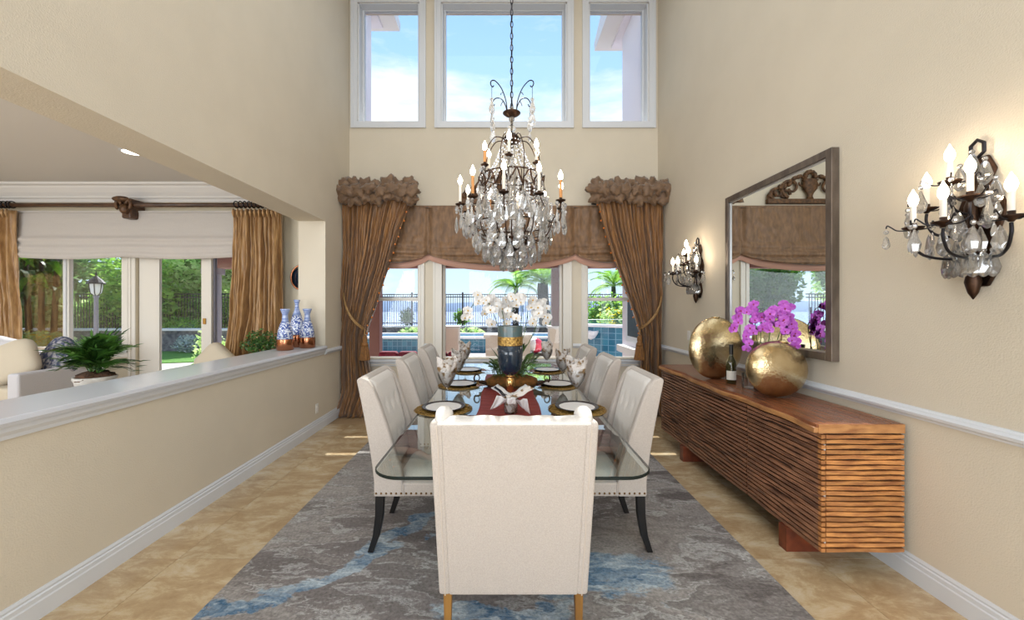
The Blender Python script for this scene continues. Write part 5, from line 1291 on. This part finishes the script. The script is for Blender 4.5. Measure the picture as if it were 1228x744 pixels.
MB().box(lxx(18, 5.72), lxx(286, 5.72), 5.72, YB-.002, lz(255, 5.72), lz(253, 5.72)).build('head_rail', M['shade'], shd)
# round wall plate behind the column
wp = thing('round_wall_mirror', 'round dark wall plaque with a bronze rim, half hidden by the column', 'wall plaque', (lxx(362, 5.8), 5.83, lz(333, 5.8)))
cxp, czp = lxx(362, 5.8), lz(333, 5.8)
n_ = 32
MB().tube([(cxp+.165*math.cos(2*PI*k/n_), 5.815, czp+.18*math.sin(2*PI*k/n_)) for k in range(n_)], .014, 8, closed=True).build('rim', M['copper'], wp, smooth=True)
m_ = MB().lathe([(.165, 0), (.16, .012), (.05, .006), (.01, .004)], (0, 0, 0), 32); m_.xform(Matrix.Translation((cxp, 5.838, czp)) @ Matrix.Rotation(PI/2, 4, 'X')); m_.build('dark_disc', M['navy'], wp, smooth=True)
# console table behind the half wall + plants
cs = thing('console_table', 'white console table behind the half wall carrying the plants', 'table', (-2.95, 3.8, 0))
MB().box(-3.22, -2.68, 2.6, 5.35, .74, .78).build('table_top', M['trim'], cs, bevel=.004)
for x in (-3.16, -2.74):
    for y in (2.68, 5.27): MB().box(x-.03, x+.03, y-.03, y+.03, 0, .74).build('leg', M['trim'], cs)
pp_ = thing('potted_palm', 'bushy dark green parlour palm in a whitewashed pot behind the ledge', 'plant', (-2.99, 2.93, .78))
MB().lathe([(.07, .0006), (.085, .01), (.11, .18), (.120, .20), (.120, .215), (.105, .215), (.10, .19)], (-2.99, 2.93, .78), 26).build('pot', M['pot'], pp_, smooth=True)
mb = MB(); mb.ball((-2.99, 2.93, .985), (.112, .112, .05), 24, 10)
for v in mb.v: v += Vector((fbm(v.x*30, v.y*30, 1), fbm(v.y*30, v.z*30, 2), fbm(v.x*31, v.z*33, 3)))*.02
mb.build('coir_mulch', M['coir'], pp_, smooth=True)
def frondmesh(L_, m, nl=13, wl=.020, ll=.15, droop=.8):
    mb = MB(); mid = lambda t: Vector((0, L_*t, L_*(.55*math.sin(t*1.6)-droop*.5*t*t)))
    mb.tube([mid(k/8) for k in range(9)], [.0045*(1-k/11) for k in range(9)], 5)
    for k in range(1, nl+1):
        t = .22+.78*k/nl; b = mid(t); ln = ll*(1-.55*abs(t-.5)/.5)
        for s in (-1, 1):
            d = Vector((s*.82, .62+.25*t, -.30)).normalized(); sd_ = Vector((-d.y, d.x, 0)).normalized()*s
            p1 = b+d*ln*.35+sd_*wl*.5; p2 = b+d*ln; p3 = b+d*ln*.35-sd_*wl*.5+Vector((0, 0, .006)); 
            mb.add([b, p1, p2, p3], [(0, 1, 2, 3)])
    e_ = mid(1); mb.add([e_, e_+Vector((.01, .05, 0)), e_+Vector((0, .11, -.02)), e_+Vector((-.01, .05, 0))], [(0,1,2,3)])
    return mb.mesh('frond', m)
fr = [frondmesh(.30, M['leaf_dark'], wl=.034), frondmesh(.27, M['leaf_dark'], droop=1.2, wl=.034), frondmesh(.29, M['leaf_highlight'], droop=.9, wl=.034)]
rr = random.Random(9)
for k in range(52):
    a = k*2.4; tl = rr.uniform(.15, 1.4); 
    inst(fr[k % 3 if k % 5 else 0], 'frond', pp_, (-2.99+.03*math.cos(a), 2.93+.03*math.sin(a), .99+rr.uniform(0, .10)), (tl, rr.uniform(-.3, .3), a), (rr.uniform(.62, .90),)*3)
sp2 = thing('potted_fern', 'small dark green potted plant in front of the gold drape, beside the blue vases', 'plant', (-2.93, 4.85, .78))
MB().lathe([(.08, .0006), (.11, .12), (.115, .15), (.10, .15), (.095, .13)], (-2.93, 4.85, .78), 22).build('pot', M['pot'], sp2, smooth=True)
mb = MB(); leaves(mb, (-2.93, 4.85, 1.06), (.20, .20, .16), 900, .022, 77, shell=.1); tag(mb.build('foliage', M['leaf_dark'], sp2), kind='stuff')
# sofa, cushions and armchair
sf = thing('grey_sofa', 'pale grey sofa under the living room window', 'sofa', (-6.3, 4.85, 0))
MB().box(-7.9, -5.42, 4.42, 5.25, .08, .44).build('base', M['sofa'], sf, bevel=.02)
MB().box(-5.42, -5.29, 4.36, 5.32, .06, .765).build('arm', M['sofa'], sf, bevel=.025, seg=3); MB().box(-8.03, -7.9, 4.36, 5.32, .06, .765).build('arm', M['sofa'], sf, bevel=.025, seg=3)
MB().box(-7.9, -5.42, 5.10, 5.32, .44, .93).build('back', M['sofa'], sf, bevel=.04, seg=3)
for x in (-7.9, -6.66): MB().box(x+.01, x+1.23, 4.40, 5.10, .445, .60).build('seat_cushion', M['beigepillow'], sf, bevel=.04, seg=3)
for x in (-7.95, -5.36):
    for y in (4.42, 5.26): MB().box(x-.03, x+.03, y-.03, y+.03, 0, .08).build('foot', M['blackwood'], sf)
def cushion(name, label, c, w, h, rot, m, cat='cushion', T_=.10):
    mb = MB()
    def fn(u, v):
        a = 2*PI*u; ph = -PI/2+PI*v; c_, s_ = math.cos(a), math.sin(a); q = (abs(c_)**3.2+abs(s_)**3.2)**(-1/3.2); r = math.cos(ph)**.42
        return Vector((c_*q*r*w/2*(1+.04*math.cos(4*a)*-1), T_*math.sin(ph)*(1-.0*r), s_*q*r*h/2*(1+.04*math.cos(4*a)*-1)))
    mb.grid(fn, 36, 15, cu=True); R_ = Matrix.Rotation(rot[2], 4, 'Z') @ Matrix.Rotation(rot[0], 4, 'X') @ Matrix.Rotation(rot[1], 4, 'Y')
    mb.xform(Matrix.Translation(c) @ R_); o = mb.build(name, m, at=c, smooth=True); return tag(o, label, cat)
cushion('beige_cushion', 'large beige cushion propped on the sofa at the left edge', (-5.76, 4.66, .84), .56, .50, (-.35, -.45, .2), M['beigepillow'])
cushion('blue_cushion', 'dark blue printed cushion leaning in the sofa corner', (-5.50, 4.98, .86), .55, .46, (-.35, .45, -.15), M['bluepillow'])
cushion('white_cushion', 'pale cushion behind the beige one at the left edge of the picture', (-6.15, 4.90, .88), .60, .50, (-.3, .2, 0), M['sofa'])
ac = thing('armchair', 'pale armchair in front of the sliding glass door', 'armchair', (-3.75, 5.0, 0))
MB().box(-4.1, -3.4, 4.75, 5.35, .10, .45).build('seat', M['sofa'], ac, bevel=.03); MB().box(-4.05, -3.45, 5.2, 5.38, .45, .84).build('back', M['sofa'], ac, bevel=.05, seg=3)
for x in (-4.05, -3.45):
    MB().box(x-.05, x+.05, 4.75, 5.38, .10, .62).build('arm', M['sofa'], ac, bevel=.03)
    for y in (4.8, 5.3): MB().box(x-.02, x+.02, y-.02, y+.02, 0, .10).build('foot', M['blackwood'], ac)
cushion('peaked_cushion', 'pale beige cushion peaking above the ledge in front of the glass door', (-3.66, 5.08, .80), .42, .42, (-.2, .70, 0), M['beigepillow'])
# ================================================================== CHANDELIER AND SCONCES
def almond(h, w, d, name='crystal_drop', n=8):
    mb = MB(); prof = [(.05, h*.5), (.55, h*.30), (1, -h*.12), (.82, -h*.34), (.30, -h*.47), (.03, -h*.5)][::-1]
    mb.lathe([(r*w/2, z) for r, z in prof], (0, 0, 0), n, sy=d/w, tw=.5); return mb.mesh(name, M['crystal'])
def kite(h, w, d, name='crystal_drop'):
    mb = MB(); mb.lathe([(.003, -h*.5), (w*.36, -h*.40), (w*.5, -h*.12), (w*.12, h*.42), (.003, h*.5)], (0, 0, 0), 6, sy=d/w); return mb.mesh(name, M['crystal'])
def facball(r, name='crystal_ball', n=8):
    return MB().ball((0, 0, 0), r, n, 6).mesh(name, M['crystal'])
CD = {'big': almond(.145, .076, .032), 'mid': almond(.12, .064, .028), 'small': almond(.066, .034, .016), 'kite': kite(.11, .05, .024), 'ball': facball(.016, 'crystal_bead'), 'bead': facball(.011, 'crystal_bead', 7), 'ball2': facball(.032, 'crystal_ball', 10)}
def flame(name='flame_bulb', s=1.0):
    return MB().lathe([(.008, 0), (.016, .014), (.0195, .030), (.0155, .049), (.007, .067), (.001, .082)], (0, 0, 0), 12).mesh(name, M['bulb'], True)
FB = flame()
def candle(par, p, h, m, cup_r=.03):
    """drip cup, sleeve and flame bulb standing on an arm end at p"""
    x, y, z = p
    c = MB().lathe([(.008, -.022), (.014, -.014), (cup_r*.9, -.003), (cup_r, .004), (cup_r*.92, .004), (.012, .0), (.013, .022), (.011, .024)], p, 16).build('drip_cup', M['bronze'], par, smooth=True)
    s = MB().lathe([(.0115, .02), (.0115, .02+h), (.010, .022+h)], p, 14).build('candle_sleeve', m, par, smooth=False)
    o = bpy.data.objects.new('flame_bulb', FB); COL.objects.link(o); o.parent = s; o.location = Vector((x, y, z+.02+h))-org(par); CH.setdefault(s.name, []).append(o)
def curve_pts(cp, n=6):
    pts = [Vector(p) for p in cp]; out = []
    for k in range(len(pts)-1):
        p0 = pts[max(0, k-1)]; p1 = pts[k]; p2 = pts[k+1]; p3 = pts[min(len(pts)-1, k+2)]
        for q in range(n):
            t = q/n; out.append(.5*((2*p1)+(-p0+p2)*t+(2*p0-5*p1+4*p2-p3)*t*t+(-p0+3*p1-3*p2+p3)*t**3))
    out.append(pts[-1]); return out
rr = random.Random(23)
CXc, CYc = .068, 3.40
zq = lambda y: 1.51-(y-367)*CYc/F
ch = thing('chandelier', 'large tiered crystal chandelier with candle bulbs hanging over the dining table', 'chandelier', (CXc, CYc, zq(325)))
MB().lathe([(.085, HC-.001), (.085, HC-.012), (.05, HC-.04), (.015, HC-.06)], (CXc, CYc, 0), 24).build('ceiling_canopy', M['bronze'], ch, smooth=True)
lk = []
for k in range(20):
    a = 2*PI*k/20; lk.append((.011*math.cos(a), 0, .030*math.sin(a) if abs(math.sin(a)) > .0 else 0))
lkm = MB().tube(lk, .0036, 6, closed=True).mesh('chain_link', M['darkiron'], True)
z = zq(128); k = 0
while z < HC-.08:
    inst(lkm, 'chain_link', ch, (CXc, CYc, z), (0, 0, .3+(PI/2 if k % 2 else 0))); z += .050; k += 1
MB().tube([(CXc+.006*math.sin(i*1.3), CYc+.006*math.cos(i*1.3), zq(128)+i*.03) for i in range(int((HC-.08-zq(128))/.03))], .003, 4).build('wire', M['greypost'], ch)
# column: dish, glass balls, crown, stem
zd = zq(137)
MB().lathe([(.004, zd-.03), (.03, zd-.022), (.060, zd-.006), (.076, zd+.008), (.072, zd+.012), (.01, zd+.004)], (CXc, CYc, 0), 24).build('top_dish', M['bronze'], ch, smooth=True)
MB().tube([(CXc, CYc, zq(300)), (CXc, CYc, zq(126))], .006, 8).build('centre_rod', M['bronze'], ch)
for yy, r in ((131, .022), (134, .026), (143, .026), (148, .016), (154.5, .036)): inst(facball(r, 'crystal_ball', 12), 'crystal_ball', ch, (CXc, CYc, zq(yy)))
MB().lathe([(.012, zq(160)), (.04, zq(161)), (.058, zq(164)), (.080, zq(168)), (.075, zq(170)), (.03, zq(173)), (.01, zq(174))], (CXc, CYc, 0), 24).build('crown', M['bronze'], ch, smooth=True)
MB().lathe([(.02, zq(176)), (.035, zq(182)), (.028, zq(192)), (.045, zq(205)), (.03, zq(222)), (.035, zq(245)), (.02, zq(262))], (CXc, CYc, 0), 12).build('glass_baluster', M['crystal'], ch)
def ring_(R, z, r, name='ring'): MB().tube([(CXc+R*math.cos(2*PI*k/48), CYc+R*math.sin(2*PI*k/48), z) for k in range(48)], r, 6, closed=True).build(name, M['bronze'], ch, smooth=True)
def pol(R, a, z): return Vector((CXc+R*math.cos(a), CYc+R*math.sin(a), z))
# scrolls on the top dish with hanging drops
for k in range(4):
    a = PI*.25+k*PI/2
    pts = curve_pts([pol(.055, a, zd+.01), pol(.07, a, zd+.09), pol(.12, a, zd+.17), pol(.19, a, zd+.205), pol(.235, a, zd+.19), pol(.245, a, zd+.16), pol(.225, a, zd+.145), pol(.21, a, zd+.16)])
    MB().tube(pts, .0045, 6).build('scroll', M['darkiron'], ch, smooth=True)
    MB().tube(curve_pts([pol(.10, a, zd+.15), pol(.125, a, zd+.13), pol(.13, a, zd+.115)]), .003, 5).build('scroll_tendril', M['darkiron'], ch)
    zz = zd+.14
    MB().tube([pol(.232, a, zz+.01), pol(.232, a, zz-.10)], .0018, 4).build('hanging_wire', M['darkiron'], ch)
    inst(CD['ball'], 'crystal_bead', ch, pol(.232, a, zz-.10)); inst(CD['mid'], 'crystal_drop', ch, pol(.232, a, zz-.165), (0, 0, a)); inst(CD['mid'], 'crystal_drop', ch, pol(.232, a, zz-.26), (0, 0, a+1))
# bowed cage ribs
nr = 8
for k in range(nr):
    a = 2*PI*(k+.5)/nr
    pts = curve_pts([pol(.06, a, zq(168)), pol(.15, a, zq(168)), pol(.225, a, zq(184)), pol(.25, a, zq(205)), pol(.235, a, zq(230)), pol(.29, a, zq(252)), pol(.34, a, zq(268)), pol(.28, a, zq(283)), pol(.17, a, zq(288))])
    MB().tube(pts, .0045, 6).build('cage_rib', M['bronze'], ch, smooth=True)
ring_(.245, zq(212), .006); ring_(.335, zq(270), .006); ring_(.17, zq(288), .008)
MB().lathe([(.17, zq(289)), (.10, zq(297)), (.05, zq(300)), (.02, zq(303))], (CXc, CYc, 0), 24).build('lower_dish', M['bronze'], ch, smooth=True)
# pierced bronze band half way up
for k in range(16):
    a = 2*PI*k/16; MB().tube(curve_pts([pol(.262, a, zq(222)), pol(.28, a+.12, zq(214)), pol(.268, a+.22, zq(222)), pol(.28, a+.28, zq(230)), pol(.262, a+.36, zq(222))], 4), .007, 5).build('pierced_scroll', M['bronze'], ch, smooth=True)
# upper candles
for k in range(6):
    a = 2*PI*k/6+.42; R = .245; z = zq(203) if k % 2 else zq(199)
    pts = curve_pts([pol(.245, a, zq(222)), pol(.28, a, zq(228)), pol(.315, a, zq(218)), pol(R, a, zq(208)), pol(R, a, z-.02)][:2]+[pol(.30, a, zq(222)), pol(.275, a, zq(212)), pol(R, a, z-.02)])
    MB().tube(pts, .005, 6).build('candle_arm', M['bronze'], ch, smooth=True)
    candle(ch, pol(R, a, z), .10, M['candle'] if k % 3 else M['candle_amber'], .034)
    for j in range(3):
        b = a+(j-1)*.12; inst(CD['ball'], 'crystal_bead', ch, pol(.27, b, z-.035)); inst(CD['small'], 'crystal_drop', ch, pol(.27, b, z-.085), (0, 0, b))
    inst(CD['mid'], 'crystal_drop', ch, pol(.29, a, z-.20), (0, 0, a)); inst(CD['mid'], 'crystal_drop', ch, pol(.26, a+.5, z-.26), (0, 0, a))
# lower candles
for k in range(10):
    a = 2*PI*k/10+.16; R = .435; z = zq(248)
    pts = curve_pts([pol(.17, a, zq(286)), pol(.25, a, zq(292)), pol(.33, a, zq(283)), pol(.37, a, zq(268)), pol(.42, a, zq(262)), pol(R, a, zq(256)), pol(R, a, z-.02)])
    MB().tube(pts, .005, 6).build('candle_arm', M['bronze'], ch, smooth=True)
    candle(ch, pol(R, a, z), .145, M['candle'] if k % 3 else M['candle_amber'], .042)
    for j in range(4):
        b = a+(j-1.5)*.105; rr_ = R+(.03 if j in (1, 2) else .0)
        inst(CD['ball'], 'crystal_bead', ch, pol(rr_, b, z-.035)); inst(CD['bead'], 'crystal_bead', ch, pol(rr_, b, z-.062))
        inst(CD['big' if j % 2 else 'kite'], 'crystal_drop', ch, pol(rr_, b, z-.135-(.03 if j in (1, 2) else 0)), (0, 0, b+PI/2))
    for R2, dz, bb in ((.36, .19, .31), (.33, .27, .31), (.30, .10, .1), (.27, .02, .45), (.34, .05, .5)):
        b = a+bb; inst(CD['ball'], 'crystal_bead', ch, pol(R2, b, z-dz+.07)); inst(CD['big'], 'crystal_drop', ch, pol(R2, b, z-dz), (0, 0, b+PI/2))
# inner basket of drops
for R, z, n, kd in ((.30, zq(290), 16, 'big'), (.24, zq(300), 14, 'big'), (.17, zq(307), 10, 'mid'), (.09, zq(311), 6, 'big')):
    for k in range(n):
        b = 2*PI*(k+.3)/n; inst(CD[kd], 'crystal_drop', ch, pol(R, b, z-.03), (rr.uniform(-.08, .08), 0, b+PI/2)); inst(CD['ball'], 'crystal_bead', ch, pol(R, b, z+.045))
inst(facball(.042, 'crystal_ball', 14), 'crystal_ball', ch, (CXc, CYc, zq(321)))
MB().tube([(CXc, CYc, zq(303)), (CXc, CYc, zq(316))], .004, 6).build('finial_rod', M['bronze'], ch)
# strings of beads, joined (past counting)
mb = MB()
for k in range(16):
    a = 2*PI*k/16
    for t in range(13):
        q = t/12; R = .075+.165*q; z = zq(170)+(zq(212)-zq(170))*q-.06*math.sin(PI*q); mb.ball(pol(R, a, z), .0095, 6, 5)
    for t in range(9): mb.ball(pol(.245, a+.2, zq(214)-t*.030), .0115, 6, 5)
for k in range(20):
    a = 2*PI*k/20
    for t in range(8): q = t/7; mb.ball(pol(.36+.0*q, a+q*.3, zq(262)-.05*math.sin(PI*q)), .009, 6, 5)
tag(mb.build('bead_strings', M['crystal'], ch), kind='stuff')

# ---- sconces ; local frame: wall plane at x=0, room towards -x ; origin on wall axis
def sconce(label, loc):
    s = thing('crystal_sconce', label, 'wall light', (0, 0, 0), 'crystal wall sconces')
    bz = 0.0   # z relative to world; moved later
    def P3(x, y, z): return Vector((x, y, z))
    m = M['bronze']
    MB().prism([(-.03,-.30), (-.07,-.22), (-.045,-.12), (-.08,-.02), (-.10,.06), (-.075,.13), (-.035,.17), (-.06,.24), (-.03,.31), (.03,.31), (.06,.24), (.035,.17), (.075,.13), (.10,.06), (.08,-.02), (.045,-.12), (.07,-.22), (.03,-.30)], 'x', -.018, -.001).build('backplate', m, s, bevel=.008)
    MB().ball((-.02, 0, .07), (.02, .065, .075), 14, 8).build('cartouche', m, s, smooth=True)
    MB().tube([(-.03, .030*math.cos(a), .345+.042*math.sin(a)) for a in [2*PI*k/6+PI/6 for k in range(6)]], .008, 6, closed=True).build('top_loop', M['darkiron'], s)
    MB().lathe([(.002, -.36), (.018, -.33), (.03, -.28), (.02, -.22), (.028, -.16), (.016, -.08), (.02, 0), (.012, .12), (.016, .24), (.006, .31)], (-.05, 0, 0), 12).build('stem', m, s, smooth=True)
    arms = [(-.30, .03, .0, .11), (-.30, -.10, .0, .11), (-.15, -.22, .0, .11), (-.13, .13, .115, .11), (-.18, -.10, .115, .11), (-.16, .0, .21, .10)]
    for i, (x, y, z, h) in enumerate(arms):
        zc_ = z-.0; zb = z-.12
        MB().tube(curve_pts([P3(-.05, 0, zb-.02), P3(x*.45, y*.45, zb-.05), P3(x*.85, y*.85, zb-.03), P3(x, y, zb+.03), P3(x, y, z-.045)]), .0065, 6).build('candle_arm', M['darkiron'], s, smooth=True)
        candle(s, (x, y, z-.02), h*.75, M['candle'], .042)
        a0 = math.atan2(y, x)
        for j in range(4):
            a = a0+PI/4+j*PI/2; c, sn = math.cos(a), math.sin(a)
            pts = curve_pts([P3(x+.02*c, y+.02*sn, z-.03), P3(x+.055*c, y+.055*sn, z-.025), P3(x+.075*c, y+.075*sn, z-.008), P3(x+.09*c, y+.09*sn, z+.004), P3(x+.094*c, y+.094*sn, z-.010)], 4)
            MB().tube(pts, .0032, 5).build('hook', M['darkiron'], s)
            if x+.094*c > -.012: continue
            q = P3(x+.094*c, y+.094*sn, z-.028)
            inst(CD['bead'], 'crystal_bead', s, q); inst(CD['small' if (i+j) % 2 else 'kite'], 'crystal_drop', s, q+Vector((0, 0, -.052 if (i+j) % 2 else -.07)), (0, 0, a))
    for j in range(9):
        a = PI/2+PI*(j+.5)/9; q = P3(-.05+.09*math.cos(a), .09*math.sin(a), -.20)
        inst(CD['bead'], 'crystal_bead', s, q+Vector((0, 0, .06))); inst(CD['mid'], 'crystal_drop', s, q, (0, 0, a+PI/2))
    for j in range(5):
        a = PI/2+PI*(j+.5)/5; inst(CD['mid'], 'crystal_drop', s, P3(-.06+.13*math.cos(a), .15*math.sin(a), -.10), (0, 0, a+PI/2))
    for (y, z) in ((-.05, .22), (.05, .22), (-.06, .02), (.07, .0), (0, .27), (-.09, .12), (.1, .14)):
        inst(CD['mid'], 'crystal_drop', s, (-.055, y, z), (0, 0, PI/2)); inst(CD['bead'], 'crystal_bead', s, (-.055, y, z+.062))
    inst(CD['big'], 'crystal_drop', s, (-.12, 0, -.02), (0, 0, PI/2)); inst(CD['kite'], 'crystal_drop', s, (-.13, 0, -.13), (0, 0, PI/2))
    move(s, loc); return s
s1 = sconce('large crystal candle sconce on the right wall nearest the camera', (XR-.001, 1.875, 1.90))
s2 = copy_tree(s1); s2['label'] = 'crystal candle sconce on the far part of the right wall beside the drape'; move(s2, (XR-.001, 4.58, 1.90))
